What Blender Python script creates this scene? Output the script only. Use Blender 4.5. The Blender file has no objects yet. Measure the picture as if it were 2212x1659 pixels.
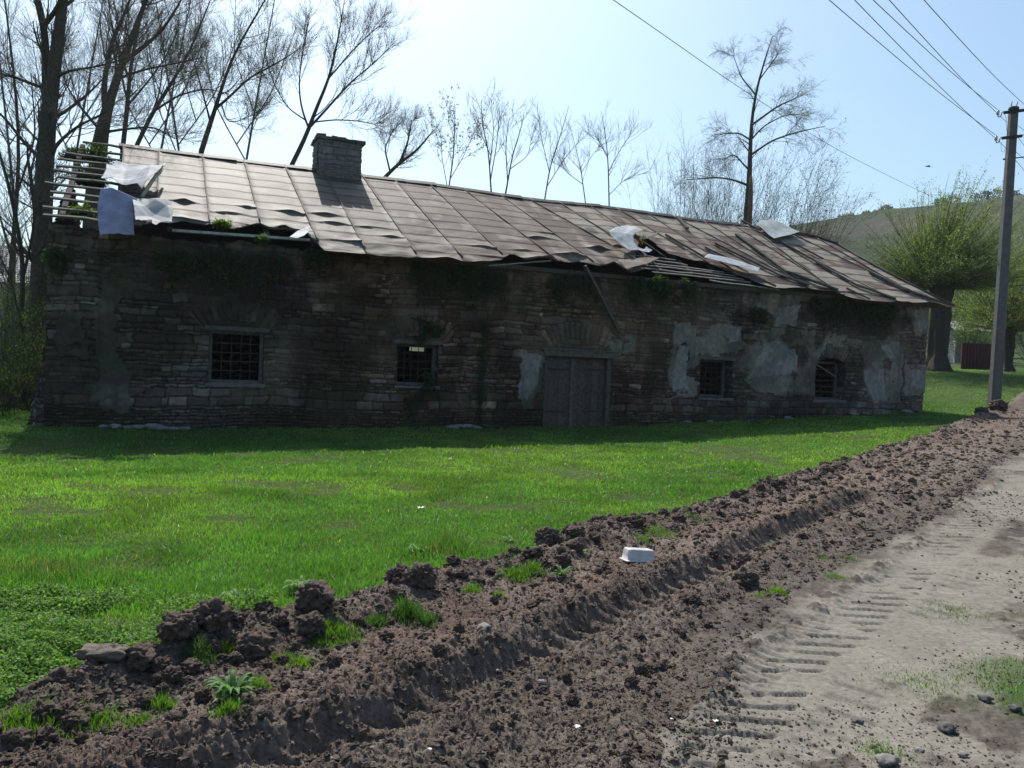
import bpy, math, random
import numpy as np
from mathutils import Matrix, Vector

# ------------------------------------------------------------------ camera, sky, sun, exposure
FPX, CX, CY, EYE = 1723.0, 1106.0, 829.5, 1.6      # focal length and centre measured on a 2212 px wide view
PITCH, ROLL = math.radians(1.42), math.radians(2.35)
SUN_AZ, SUN_EL = math.radians(-20.0), math.radians(52.0)   # azimuth from +Y towards +X
EXPOSURE = 0.36
scene = bpy.context.scene
F_ = np.array([0, math.cos(PITCH), -math.sin(PITCH)]); R0 = np.array([1.0, 0, 0]); U0 = np.cross(R0, F_)
U_ = U0*math.cos(ROLL)-R0*math.sin(ROLL); R_ = R0*math.cos(ROLL)+U0*math.sin(ROLL)
CAM = np.array([0, 0, EYE])
cd = bpy.data.cameras.new('camera'); cam = bpy.data.objects.new('camera', cd)
scene.collection.objects.link(cam)
cd.sensor_width = 36; cd.lens = FPX/2212*36; cd.clip_start = 0.05; cd.clip_end = 3000
M = Matrix.Identity(4)
for i in range(3):
    M[i][0] = R_[i]; M[i][1] = U_[i]; M[i][2] = -F_[i]; M[i][3] = CAM[i]
cam.matrix_world = M
scene.camera = cam

w = bpy.data.worlds.new('World'); scene.world = w; w.use_nodes = True
nt = w.node_tree; nt.nodes.clear()
sky = nt.nodes.new('ShaderNodeTexSky'); sky.sky_type = 'NISHITA'; sky.sun_disc = False
sky.sun_elevation = SUN_EL; sky.sun_rotation = SUN_AZ
sky.air_density = 1.0; sky.dust_density = 2.4; sky.ozone_density = 2.0
bg = nt.nodes.new('ShaderNodeBackground'); bg.inputs[1].default_value = 0.132
wo = nt.nodes.new('ShaderNodeOutputWorld')
tint = nt.nodes.new('ShaderNodeVectorMath'); tint.operation = 'MULTIPLY'; tint.inputs[1].default_value = (0.90, 1.03, 1.02)
nt.links.new(sky.outputs[0], tint.inputs[0]); nt.links.new(tint.outputs[0], bg.inputs[0]); nt.links.new(bg.outputs[0], wo.inputs[0])
sl = bpy.data.lights.new('sun', 'SUN'); sl.energy = 4.6; sl.angle = math.radians(0.6); sl.color = (1.0, 0.95, 0.88)
so = bpy.data.objects.new('sun', sl); scene.collection.objects.link(so)
sd = Vector((math.sin(SUN_AZ)*math.cos(SUN_EL), math.cos(SUN_AZ)*math.cos(SUN_EL), math.sin(SUN_EL)))
so.rotation_euler = sd.to_track_quat('Z', 'Y').to_euler(); so.location = (0, 0, 40)
scene.view_settings.view_transform = 'Standard'; scene.view_settings.look = 'None'
scene.view_settings.gamma = 1.0; scene.view_settings.exposure = EXPOSURE
scene.render.engine = 'CYCLES'
scene.cycles.max_bounces = 5; scene.cycles.diffuse_bounces = 3; scene.cycles.transparent_max_bounces = 6
scene.cycles.use_denoising = True

# ------------------------------------------------------------------ survey helpers (photo pixel -> metres)
def ray(x, y): return F_ + R_*(x-CX)/FPX - U_*(y-CY)/FPX
def at(x, y, Y):
    d = ray(x, y); return CAM + d*(Y/d[1])
TH = math.radians(23.48)
DW = np.array([math.cos(TH), math.sin(TH), 0]); NW = np.array([-math.sin(TH), math.cos(TH), 0])
P0 = at(1240, 922, 19.9); P0[2] = 0
def onwall(x, y, v=0.0):
    d = ray(x, y); t = ((P0+NW*v-CAM)@NW)/(d@NW); P = CAM+d*t
    return (P-P0)@DW, P[2]
RV, RZ, RT = 3.5, 6.42, 0.62                       # ridge offset, ridge height, roof slope
def onroof(x, y):
    d = ray(x, y)
    # z = RZ - (RV - v)*RT ; v=(P-P0).NW
    a = d[2]-RT*(d@NW); b = RZ-RV*RT+RT*((CAM-P0)@NW)-CAM[2]
    P = CAM+d*(b/a); return (P-P0)@DW, (P-P0)@NW

# ------------------------------------------------------------------ noise
def _h(ix, iy, s):
    n = (ix.astype(np.int64)*374761393 + iy.astype(np.int64)*668265263 + s*982451653) & 0x7fffffff
    n = (n ^ (n >> 13))*1274126177 & 0x7fffffff
    n = (n ^ (n >> 16))*668265263 & 0x7fffffff
    return ((n ^ (n >> 15)) & 0xffffff)/float(0xffffff)
def vn(x, y, s=0):
    x = np.asarray(x, float); y = np.asarray(y, float)
    ix = np.floor(x); iy = np.floor(y); fx = x-ix; fy = y-iy
    fx = fx*fx*(3-2*fx); fy = fy*fy*(3-2*fy)
    a = _h(ix, iy, s); b = _h(ix+1, iy, s); c = _h(ix, iy+1, s); d = _h(ix+1, iy+1, s)
    return (a*(1-fx)+b*fx)*(1-fy)+(c*(1-fx)+d*fx)*fy
def fbm(x, y, s=0, o=4, f=1.0, g=0.5):
    t = 0; a = 1; n = 0
    for i in range(o):
        t = t+a*vn(x*f, y*f, s+i*17); n += a; a *= g; f *= 2.03
    return t/n
def billow(x, y, s=0, o=4, f=1.0, g=0.55):
    t = 0; a = 1; n = 0
    for i in range(o):
        t = t+a*np.abs(2*vn(x*f+i*3.1, y*f-i*1.7, s+i*31)-1); n += a; a *= g; f *= 2.1
    return t/n
def ss(a, b, x):
    t = np.clip((np.asarray(x, float)-a)/(b-a), 0, 1); return t*t*(3-2*t)
def h1(i, s=0): return _h(np.asarray(i, float), np.asarray(i, float)*0+7, s)

# ------------------------------------------------------------------ mesh helpers
def mk(name, V, faces, mats, parent=None, col=None, smooth=True, midx=None, loc=None):
    """faces: list of (n,k) int arrays"""
    me = bpy.data.meshes.new(name)
    V = np.ascontiguousarray(np.asarray(V, np.float32))
    if loc is not None: V = V-np.asarray(loc, np.float32)
    me.vertices.add(len(V)); me.vertices.foreach_set('co', V.ravel())
    faces = [np.asarray(f, np.int32) for f in faces if len(f)]
    nl = sum(f.size for f in faces); nf = sum(len(f) for f in faces)
    me.loops.add(nl); me.loops.foreach_set('vertex_index', np.concatenate([f.ravel() for f in faces]))
    me.polygons.add(nf)
    tot = np.concatenate([np.full(len(f), f.shape[1], np.int32) for f in faces])
    st = np.concatenate([[0], np.cumsum(tot)[:-1]]).astype(np.int32)
    me.polygons.foreach_set('loop_start', st)
    try: me.polygons.foreach_set('loop_total', tot)
    except Exception: pass
    if midx is not None: me.polygons.foreach_set('material_index', np.asarray(midx, np.int32))
    me.polygons.foreach_set('use_smooth', np.full(nf, bool(smooth)))
    for m in (mats if isinstance(mats, (list, tuple)) else [mats]): me.materials.append(m)
    if col is not None:
        c = np.ones((len(V), 4), np.float32); c[:, :3] = col
        a = me.color_attributes.new('Col', 'FLOAT_COLOR', 'POINT'); a.data.foreach_set('color', c.ravel())
    me.update(calc_edges=True); me.validate()
    o = bpy.data.objects.new(name, me); scene.collection.objects.link(o)
    if parent is not None: o.parent = parent
    if loc is not None: o.location = loc
    return o
def tag(o, label=None, cat=None, group=None, kind=None):
    if label: o['label'] = label
    if cat: o['category'] = cat
    if group: o['group'] = group
    if kind: o['kind'] = kind
    return o
def empty(name, loc, label, cat, group=None, rz=0.0):
    o = bpy.data.objects.new(name, None); scene.collection.objects.link(o)
    o.empty_display_size = 0.2; o.location = loc; o.rotation_euler = (0, 0, rz)
    return tag(o, label, cat, group)
class MB:
    def __init__(s): s.v = []; s.f = {}; s.n = 0; s.c = []
    def add(s, V, F, c=None):
        V = np.asarray(V, float).reshape(-1, 3); F = np.asarray(F, int)
        s.v.append(V); s.f.setdefault(F.shape[1], []).append(F+s.n); s.n += len(V)
        s.c.append(np.broadcast_to(np.array((0.5, 0.5, 0.5) if c is None else c, float), (len(V), 3)))
        return s
    def box(s, a, b, c=None, jit=0.0):
        a = np.array(a, float); b = np.array(b, float)
        V = np.array([[x, y, z] for x in (0, 1) for y in (0, 1) for z in (0, 1)])*(b-a)+a
        if jit: V = V+np.random.RandomState(int(abs(a.sum()*997)) % 9999).uniform(-jit, jit, V.shape)
        return s.add(V, [[0, 1, 3, 2], [4, 6, 7, 5], [0, 4, 5, 1], [2, 3, 7, 6], [0, 2, 6, 4], [1, 5, 7, 3]], c)
    def bar(s, p, q, w, h, up=(0, 0, 1), c=None):
        p = np.array(p, float); q = np.array(q, float); d = (q-p)/np.linalg.norm(q-p)
        x = np.cross(d, up); x /= np.linalg.norm(x); y = np.cross(x, d)
        V = []
        for e in (p, q):
            for sx, sy in ((-1, -1), (1, -1), (1, 1), (-1, 1)): V.append(e+x*sx*w/2+y*sy*h/2)
        return s.add(V, [[3, 2, 1, 0], [4, 5, 6, 7], [0, 1, 5, 4], [1, 2, 6, 5], [2, 3, 7, 6], [3, 0, 4, 7]], c)
    def tube(s, pts, r, k=8, c=None):
        V, F = tubes(np.asarray(pts, float)[None], np.broadcast_to(np.asarray(r, float), (len(pts),))[None], k, cap=True)
        for f in F: s.add2(V, f, c)
        s._fin(V, c); return s
    def add2(s, V, f, c): s.f.setdefault(f.shape[1], []).append(f+s.n)
    def _fin(s, V, c):
        s.v.append(V); s.n += len(V)
        s.c.append(np.broadcast_to(np.array((0.5, 0.5, 0.5) if c is None else c, float), (len(V), 3)))
    def grid(s, G, c=None, keep=None, flip=False):
        a, b = G.shape[:2]; I = np.arange(a*b).reshape(a, b)
        F = np.stack([I[:-1, :-1], I[1:, :-1], I[1:, 1:], I[:-1, 1:]], -1).reshape(-1, 4)
        if flip: F = F[:, ::-1]
        if keep is not None: F = F[keep.ravel()]
        s.v.append(G.reshape(-1, 3)); s.f.setdefault(4, []).append(F+s.n); s.n += a*b
        s.c.append(np.broadcast_to(np.array((0.5, 0.5, 0.5) if c is None else c, float).reshape((-1, 3)), (a*b, 3)))
        return s
    def build(s, name, mat, parent=None, smooth=False, loc=None):
        return mk(name, np.concatenate(s.v), [np.concatenate(s.f[k]) for k in s.f], mat, parent,
                  np.concatenate(s.c), smooth, loc=loc)
def tubes(P, r, k=4, cap=False):
    n, m = P.shape[:2]
    T = np.gradient(P, axis=1); T /= np.linalg.norm(T, axis=2, keepdims=True)+1e-9
    T0 = T.mean(1); ref = np.where(np.abs(T0[:, 2:3]) > 0.8, np.array([[1.0, 0.13, 0]]), np.array([[0, 0.1, 1.0]]))[:, None, :]
    X = np.cross(T, np.broadcast_to(ref, T.shape)); X /= np.linalg.norm(X, axis=2, keepdims=True)+1e-9
    Y = np.cross(T, X)
    a = np.arange(k)*2*math.pi/k
    V = P[:, :, None, :]+(X[:, :, None, :]*np.cos(a)[None, None, :, None]+Y[:, :, None, :]*np.sin(a)[None, None, :, None])*r[:, :, None, None]
    I = np.arange(n*m*k).reshape(n, m, k); J = np.roll(I, -1, axis=2)
    F = np.stack([I[:, :-1], J[:, :-1], J[:, 1:], I[:, 1:]], -1).reshape(-1, 4)
    Fs = [F]
    if cap: Fs += [I[:, 0, ::-1].reshape(-1, k), I[:, -1].reshape(-1, k)]
    return V.reshape(-1, 3), Fs

# ------------------------------------------------------------------ materials
def mat(name, rough=0.8, col=None, attr=True, nscale=8.0, namp=0.25, bscale=40.0, bump=0.3, bdist=0.02, spec=0.3, metal=0.0, trans=0.0, sep=None):
    m = bpy.data.materials.new(name); m.use_nodes = True; t = m.node_tree; N = t.nodes; L = t.links
    b = N['Principled BSDF']; b.inputs['Roughness'].default_value = rough; b.inputs['Metallic'].default_value = metal
    b.inputs['Specular IOR Level'].default_value = spec
    if attr:
        c = N.new('ShaderNodeAttribute'); c.attribute_name = 'Col'; src = c.outputs['Color']
    else:
        c = N.new('ShaderNodeRGB'); c.outputs[0].default_value = (*col, 1); src = c.outputs[0]
    tc = N.new('ShaderNodeTexCoord')
    if namp:
        nz = N.new('ShaderNodeTexNoise'); nz.inputs['Scale'].default_value = nscale; nz.inputs['Detail'].default_value = 6
        L.new(tc.outputs['Object'], nz.inputs['Vector'])
        mr = N.new('ShaderNodeMapRange'); mr.inputs[1].default_value = 0.25; mr.inputs[2].default_value = 0.75
        mr.inputs[3].default_value = 1-namp; mr.inputs[4].default_value = 1+namp; L.new(nz.outputs[0], mr.inputs[0])
        mx = N.new('ShaderNodeVectorMath'); mx.operation = 'SCALE'; L.new(src, mx.inputs[0]); L.new(mr.outputs[0], mx.inputs[3]); src = mx.outputs[0]
    L.new(src, b.inputs['Base Color'])
    if bump:
        n2 = N.new('ShaderNodeTexNoise'); n2.inputs['Scale'].default_value = bscale; n2.inputs['Detail'].default_value = 8; n2.inputs['Roughness'].default_value = 0.65
        L.new(tc.outputs['Object'], n2.inputs['Vector'])
        bp = N.new('ShaderNodeBump'); bp.inputs['Strength'].default_value = bump; bp.inputs['Distance'].default_value = bdist
        L.new(n2.outputs[0], bp.inputs['Height']); L.new(bp.outputs[0], b.inputs['Normal'])
    if trans:
        tr = N.new('ShaderNodeBsdfTranslucent'); ms = N.new('ShaderNodeMixShader'); ms.inputs[0].default_value = trans
        sc = N.new('ShaderNodeVectorMath'); sc.operation = 'MULTIPLY'; sc.inputs[1].default_value = (1.25, 1.35, 0.5)
        L.new(src, sc.inputs[0]); L.new(sc.outputs[0], tr.inputs[0])
        L.new(b.outputs[0], ms.inputs[1]); L.new(tr.outputs[0], ms.inputs[2]); L.new(ms.outputs[0], N['Material Output'].inputs[0])
    return m
M_soil = mat('soil', 0.95, nscale=38, namp=0.45, bscale=48, bump=1.0, bdist=0.022, spec=0.1)
M_clod = mat('clod_soil', 0.95, nscale=3, namp=0.3, bscale=6, bump=0.9, bdist=0.01, spec=0.1)
M_track = mat('track_dirt', 0.95, nscale=30, namp=0.26, bscale=80, bump=0.8, bdist=0.008, spec=0.1)
M_lawn = mat('lawn_soil', 0.95, nscale=20, namp=0.35, bscale=60, bump=0.8, bdist=0.02, spec=0.1)
M_stone = mat('stone', 0.92, nscale=9, namp=0.3, bscale=45, bump=0.5, bdist=0.012, spec=0.15)
M_grass = mat('grass_blade', 0.42, nscale=1, namp=0, bump=0, spec=0.45, trans=0.5)
M_leaf = mat('leaf', 0.55, namp=0, bump=0, spec=0.18, trans=0.5)
M_bark = mat('bark', 0.95, nscale=14, namp=0.4, bscale=30, bump=0.8, bdist=0.02, spec=0.1)
M_tin = mat('roof_tin', 0.62, nscale=2.5, namp=0.16, bscale=9, bump=0.25, bdist=0.02, spec=0.13, metal=0.0)
M_zinc = mat('galvanised_sheet', 0.7, nscale=4, namp=0.32, bscale=9, bump=0.2, bdist=0.02, spec=0.15, metal=0.0)
M_wood = mat('old_wood', 0.85, nscale=12, namp=0.35, bscale=35, bump=0.6, bdist=0.008, spec=0.15)
M_iron = mat('iron', 0.7, nscale=20, namp=0.4, bscale=60, bump=0.3, bdist=0.003, spec=0.3, metal=0.4)
M_conc = mat('concrete', 0.85, nscale=6, namp=0.2, bscale=60, bump=0.3, bdist=0.006, spec=0.2)
M_plastic = mat('plastic', 0.4, nscale=14, namp=0.18, bscale=20, bump=0.05, bdist=0.005, spec=0.5)
M_plain = mat('plain', 0.8, nscale=3, namp=0.2, bscale=20, bump=0.2, bdist=0.01)
M_porc = mat('porcelain', 0.2, namp=0.03, bump=0, spec=0.6)

# ------------------------------------------------------------------ terrain
CP = np.array([(0, -30, 0), (-30, -20, 0), (30, -20, .3), (0, 3, 0), (-4, 4, 0), (3, 3, 0), (-6, 9, 0), (0, 9, 0.0), (5, 9, .06), (-9.3, 15.7, 0.07), (-6.5, 12.7, -.15), (-3.3, 14.1, -.04), (1.3, 16.1, .03), (6.3, 18.3, .2),
    (-4, 17.3, .02), (1.5, 19.9, .10), (7, 22.3, .34), (12.7, 24.8, .62), (16.3, 27, .84), (9, 16, .34), (14, 20, .62), (22, 24, .95), (6, 13, .14),
    (-17, 16, .05), (-25, 30, 0.2), (-10, 35, .1), (5, 36, .8), (16, 33, 1.5), (20, 38, 2.12), (26, 38, 2.1), (32, 45, 2.3), (36, 28, 1.5), (0, 60, 1), (30, 65, 3),
    (-40, 50, 0), (60, 40, 3.5), (60, 0, 1.5), (-60, 0, 0), (0, 90, 2), (60, 90, 6), (-60, 90, 1)], float)
def _tps(d2): return 0.5*d2*np.log(d2+1e-9)
def _fit():
    n = len(CP); d = ((CP[:, None, :2]-CP[None, :, :2])**2).sum(-1)
    A = np.zeros((n+3, n+3)); A[:n, :n] = _tps(d)+np.eye(n)*0.6
    A[:n, n] = 1; A[:n, n+1:] = CP[:, :2]; A[n, :n] = 1; A[n+1:, :n] = CP[:, :2].T
    return np.linalg.solve(A, np.concatenate([CP[:, 2], np.zeros(3)]))
WT = _fit()
def base(x, y):
    x = np.asarray(x, float); y = np.asarray(y, float); z = WT[-3]+WT[-2]*x+WT[-1]*y
    for i in range(len(CP)): z = z+WT[i]*_tps((x-CP[i, 0])**2+(y-CP[i, 1])**2)
    return z
def tp(x, y):
    d = ray(x, y); P = None; t = 3.0
    tt = np.exp(np.linspace(math.log(2.0), math.log(110), 900)); Q = CAM+tt[:, None]*d
    g = Q[:, 2]-base(Q[:, 0], Q[:, 1]); k = np.argmax(g < 0)
    if g[k] >= 0: k = 898
    a, b = g[k-1], g[k]; u = a/(a-b) if a != b else 0
    return Q[k-1]+(Q[k]-Q[k-1])*u
def poly(px): return np.array([tp(*p)[:2] for p in px])
def ext(p, a=6.0, b=30.0):
    d0 = p[0]-p[1]; d0 /= np.linalg.norm(d0); d1 = p[-1]-p[-2]; d1 /= np.linalg.norm(d1)
    return np.vstack([p[0]+d0*a, p, p[-1]+d1*b])
LA = ext(poly([(0, 1560), (180, 1478), (300, 1440), (420, 1390), (640, 1345), (800, 1285), (960, 1240), (1100, 1215), (1300, 1150), (1430, 1125), (1560, 1085), (1750, 1020), (1900, 975), (2000, 945), (2090, 906), (2150, 888)]))
LB = ext(poly([(1400, 1658), (1470, 1560), (1500, 1440), (1536, 1361), (1692, 1239), (1864, 1165), (2010, 1092), (2110, 1010), (2206, 960)]))
LR = ext(poly([(560, 1659), (765, 1600), (912, 1535), (1048, 1468), (1152, 1425), (1241, 1380), (1319, 1344), (1404, 1296), (1539, 1242), (1595, 1205), (1736, 1137), (1854, 1085)]), 3, 0.3)
def z8(l): return [((x/1.385+2100)*.67770, (y/1.385+1250)*.67770) for x, y in l]
LT1 = ext(poly(z8([(200, 1600), (480, 1400), (620, 1200), (800, 1080), (930, 970), (1060, 870), (1210, 740), (1330, 640)])), 3, 5)
LT2 = ext(poly(z8([(130, 1480), (330, 1330), (480, 1180), (640, 1020), (760, 930)])), 3, 1)
def sdist(L, x, y):
    """signed distance to polyline (positive = right-hand side when walking along it) and arc length"""
    best = np.full(x.shape, 1e9); sg = np.zeros(x.shape); al = np.zeros(x.shape); acc = 0.0
    for i in range(len(L)-1):
        a = L[i]; b = L[i+1]; d = b-a; ll = np.hypot(*d); d = d/ll
        px = x-a[0]; py = y-a[1]; t = np.clip(px*d[0]+py*d[1], 0, ll)
        qx = px-t*d[0]; qy = py-t*d[1]; D2 = np.hypot(qx, qy); s = np.sign(px*d[1]-py*d[0])
        m = D2 < best; best = np.where(m, D2, best); sg = np.where(m, s, sg); al = np.where(m, acc+t, al); acc += ll
    return best*np.where(sg == 0, 1, sg), al
CLODS = [(tp(*p)[:2], r) for p, r in [((430, 1400), .20), ((460, 1440), .17), ((680, 1372), .17), ((880, 1292), .2), ((915, 1300), .16), ((860, 1280), .13), ((1225, 1185), .2), ((1290, 1150), .22), ((1180, 1200), .14),
    ((560, 1400), .15), ((200, 1500), .17), ((100, 1530), .18), ((380, 1440), .2), ((1640, 1075), .2), ((2180, 888), .5), ((2130, 905), .35)]]
def surface(x, y, fine=True):
    """ground height, colour, zone (0 lawn, 1 mud, 2 track)"""
    b = base(x, y)
    w1 = (fbm(x, y, 3, 3, 1.3)-.5)
    dA, sA = sdist(LA, x, y); dB, sB = sdist(LB, x, y); dR, sR = sdist(LR, x, y)
    far = np.clip(np.hypot(x, y)/8, 1, 4)
    wob = w1*.35+(vn(x*6, y*6, 9)-.5)*.16
    a = dA+wob; c = dB+wob*.8
    zone = np.where(a < 0, 0, np.where(c < 0, 1, 2))
    # mud
    n1 = billow(x, y, 11, 3, 2.6); n2 = billow(x, y, 21, 4, 8.0); n3 = billow(x, y, 41, 2, 26.0)
    mud = .02+.03*(1-n1)+.034*(n2-.35)+.026*(n3-.3)+.02*(billow(x, y, 47, 2, 55.0)-.4)
    berm = np.exp(-((a-.22)/.22)**2)*(.03+.11*fbm(x, y, 71, 3, 1.7))*(.75+.45*n2)
    mud = mud+berm*ss(0, .1, a)
    for (q, r) in CLODS:
        rr = np.hypot(x-q[0], y-q[1])/r
        mud = mud+np.where(rr < 1.3, r*.22*np.clip(1.0-rr**2*.7+.3*(n2-.4), 0, 1.2)*ss(1.3, .85, rr), 0)
    # wheel rut with lug prints
    inr = np.exp(-(dR/.14)**4)
    lug = ss(.35, .65, .5+.5*np.sin((sR+np.abs(dR)*.9)*2*math.pi/.19+1.5*w1+2.5*vn(x*3, y*3, 58)))*ss(.25, .5, vn(sR*.9, sR*0, 59))
    rim = np.exp(-((np.abs(dR)-.25)/.1)**2)*(.02+.045*fbm(x, y, 77, 3, 3.0))*(.7+.5*n2)*np.where(dR < 0, 1.3, .7)
    mask = ss(0, .15, a)*ss(.05, -.2, c)
    mud = mud*(1-.5*inr)+.010*(n2-.4)*np.exp(-(dR/.3)**2)+.018*(n3-.3)*np.exp(-(dR/.3)**2)+rim*(.8+.4*n3)+np.where(dR < 0, 1.0, .35)*np.exp(-((np.abs(dR)-.34)/.16)**2)*.02 - inr*(.085-.03*lug)
    # second, shallower print to the right
    dr2 = dR-.62; in2 = np.exp(-(dr2/.13)**4)*ss(.3, .6, vn(sR*.7, sR*0, 5))
    mud = mud*(1-.6*in2)-in2*(.045-.03*lug)
    mud = mud*mask
    # track
    t1, s1 = sdist(LT1, x, y); t2, s2 = sdist(LT2, x, y)
    tr = .012*(fbm(x, y, 81, 3, 2.2)-.5)+.010*(n2-.4)+.006*(n3-.3)
    brk = ss(.04, .24, vn(x*1.3, y*1.3, 57)+.25*(vn(x*8, y*8, 58)-.5))
    lg = brk*(.2+1.1*n2+.5*n3)*ss(.3, .5, vn(x*5, y*5, 68)+.3*(vn(x*17, y*17, 69)-.5))*ss(.72, .86, .5+.5*np.sin((s1-(t1)*.72)*2*math.pi/.19+1.2*w1))*ss(.17, .12, np.abs(t1+.02)+.05*(vn(x*9, y*9, 62)-.5))
    lg2 = ss(.5, .9, .5+.5*np.sin((s1+(t1)*.2)*2*math.pi/.19))*ss(.16, .1, np.abs(t1-.34))*ss(.35, .6, vn(x*1.4, y*1.4, 55))
    fl = ss(.3, .6, vn(x*1.6, y*1.6, 63))*ss(.5, .8, .5+.5*np.sin(s2*2*math.pi/.085))*ss(.17, .11, np.abs(t2))
    ridge = np.exp(-((t1+.26)/.07)**2)*.05*(.1+n2+.5*n3)*ss(.2, .5, vn(x*2, y*2, 56))
    patch = ss(.44, .58, fbm(x, y, 61, 6, 1.3)+.34*(fbm(x, y, 64, 4, 7)-.5)-.03+.06*np.clip(-t1, -2, 0)+.04*ss(.8, 2.5, t1))*.85
    patch = np.maximum(patch, np.exp(-((t1+.30)/.10)**2)*ss(.3, .55, n2+.1*w1)*1.0)
    patch = np.maximum(patch, ss(.5, .1, c+.25*w1))
    patch = patch*(1-.8*ss(.3, .2, np.abs(t1)))
    tr = tr+lg*-.034+lg2*-.016-fl*.014+ridge+patch*(.028*(n2-.25)+.012*n3)
    tr = tr*ss(0, .1, c)
    lawn = .05*(fbm(x, y, 91, 4, .8)-.5)+.03*(billow(x, y, 92, 3, 4)-.4)
    lawn = lawn*ss(0, .15, -a)
    z = b+np.where(zone == 0, lawn, np.where(zone == 1, mud, tr))
    # colours
    g = fbm(x, y, 101, 4, 5.0)[..., None]; g2 = fbm(x, y, 111, 3, 1.2)[..., None]
    mc = np.array([.130, .103, .086])*(.7+.65*g)*(.85+.3*g2)
    pale = (ss(.5, .68, fbm(x, y, 121, 4, 2.2))*(1-ss(.15, .5, rim*6)))[..., None]*.5
    red = np.exp(-((a-.75)/.45)**2)[..., None]*.5; mc = mc*(1-red)+mc*np.array([1.18, .98, .92])*red
    mc = mc*(1-pale)+np.array([.20, .165, .138])*pale
    sandr = np.maximum(inr*(1-lug)*.8, in2*.6)[..., None]
    mc = mc*(1-sandr)+np.array([.14, .12, .095])*sandr
    tc_ = np.array([.192, .174, .147])*(.82+.36*g)
    pk = (np.clip(patch*(.6+.9*fbm(x, y, 65, 4, 8)), 0, 1))[..., None]; tc_ = tc_*(1-pk)+np.array([.082, .068, .058])*(.7+.6*g)*pk
    gr = np.clip(ss(.44, .60, fbm(x, y, 131, 4, 1.0)+.12*(fbm(x, y, 133, 3, 7)-.5)+.1*ss(1.2, 3.0, t1)-.03)*ss(.5, 1.0, t1), 0, 1)[..., None]*.75
    tc_ = tc_*(1-gr)+np.array([.058, .082, .034])*gr
    lc = np.array([.05, .078, .022])*(.6+.7*g)
    zz = zone[..., None]
    col = np.where(zz == 0, lc, np.where(zz == 1, mc, tc_))
    return z, col, zone

# polar sheet round the camera: fine in front, coarse behind
NT, NR = 900, 0
a0, a1 = math.radians(-47), math.radians(47)
front = np.linspace(a0, a1, NT); back = np.linspace(a1, a0+2*math.pi, 46)[1:-1]
ang = np.concatenate([front, back]); rad_ = np.concatenate([np.exp(np.linspace(math.log(1.2), math.log(2.9), 40))[:-1], np.exp(np.linspace(math.log(2.9), math.log(12), 640))[:-1], np.exp(np.linspace(math.log(12), math.log(95), 330))])
A_, Rr = np.meshgrid(ang, rad_, indexing='ij')
X = np.sin(A_)*Rr; Y = np.cos(A_)*Rr
Z, COL, ZONE = surface(X, Y)
# flatten the ground inside / under the building
G = np.stack([X, Y, Z], -1); na, nr = X.shape
I = np.arange(na*nr).reshape(na, nr); I2 = np.vstack([I, I[:1]])
Fq = np.stack([I2[:-1, :-1], I2[:-1, 1:], I2[1:, 1:], I2[1:, :-1]], -1).reshape(-1, 4)[:, ::-1]
fz = np.median(ZONE.ravel()[Fq], axis=1)
Gv = G.reshape(-1, 3); Gc = COL.reshape(-1, 3)
def sub(name, sel, m):
    f = Fq[sel]; u, inv = np.unique(f, return_inverse=True)
    return mk(name, Gv[u], [inv.reshape(-1, 4)], m, col=Gc[u])
lawn_o = sub('ground', fz < .75, M_lawn); tag(lawn_o, kind='structure')
mud_o = sub('mud_road', (fz >= .75) & (fz < 1.75), M_soil); tag(mud_o, kind='structure')
tr_o = sub('dirt_track', fz >= 1.75, M_track); tag(tr_o, kind='structure')
cV = np.array([(1.25*math.sin(t), 1.25*math.cos(t), base(1.25*math.sin(t), 1.25*math.cos(t))+.004) for t in np.linspace(0, 2*math.pi, 40, endpoint=False)])
tag(mk('ground', np.vstack([cV, [[0, 0, .004]]]), [np.array([[i, 40, (i+1) % 40] for i in range(40)])], M_lawn, col=(.08, .1, .04)), kind='structure')
def zat(x, y):
    z, _, _ = surface(np.array([x], float), np.array([y], float)); return float(z[0])

# far hills
ha = np.radians(np.linspace(-180, 180, 721)); hr = np.array([88, 100, 120, 145, 175, 200, 225, 245, 258, 268, 285, 320, 400, 600.0])
HCA = np.degrees(np.arctan((np.array([-900, -200, 20, 600, 1200, 1500, 1700, 1900, 2060, 2212, 2500, 3000])-CX)/FPX))
HCX = np.array([-900, -200, 20, 600, 1200, 1500, 1700, 1900, 2060, 2212, 2500, 3000])-CX
HCH = np.array([175, 180, 185, 190, 225, 275, 322, 362, 383, 405, 440, 470])/np.sqrt(FPX**2+HCX**2)*262
HA, HR = np.meshgrid(ha, hr, indexing='ij')
crest = np.interp(np.degrees(HA), HCA, HCH)
sf = ss(80, 262, HR); hb = base(np.sin(HA)*88, np.cos(HA)*88)
hz = (hb-1.2)*(1-sf)+crest*sf+np.where(HR > 100, (fbm(HA*30, HR*.03, 5, 4)-.5)*6*ss(100, 160, HR)*ss(240, 190, HR), 0)+np.where(HR > 268, (HR-268)*-.03, 0)
HX = np.sin(HA)*HR; HY = np.cos(HA)*HR
hc = fbm(HX, HY, 33, 5, .03)[..., None]; hc2 = ss(.47, .62, fbm(HX, HY, 35, 4, .06))[..., None]
hcol = np.array([.050, .068, .036])*(.6+.8*hc)*(1-hc2)+np.array([.082, .078, .062])*(.7+.5*hc)*hc2
M_hill = mat('hill_grass', 0.95, nscale=.15, namp=0.35, bscale=.6, bump=0.8, bdist=.8, spec=0.05)
mb = MB(); mb.grid(np.stack([HX, HY, hz], -1), hcol.reshape(-1, 3), flip=True)
tag(mb.build('hills', M_hill, smooth=True), kind='structure')

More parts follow.
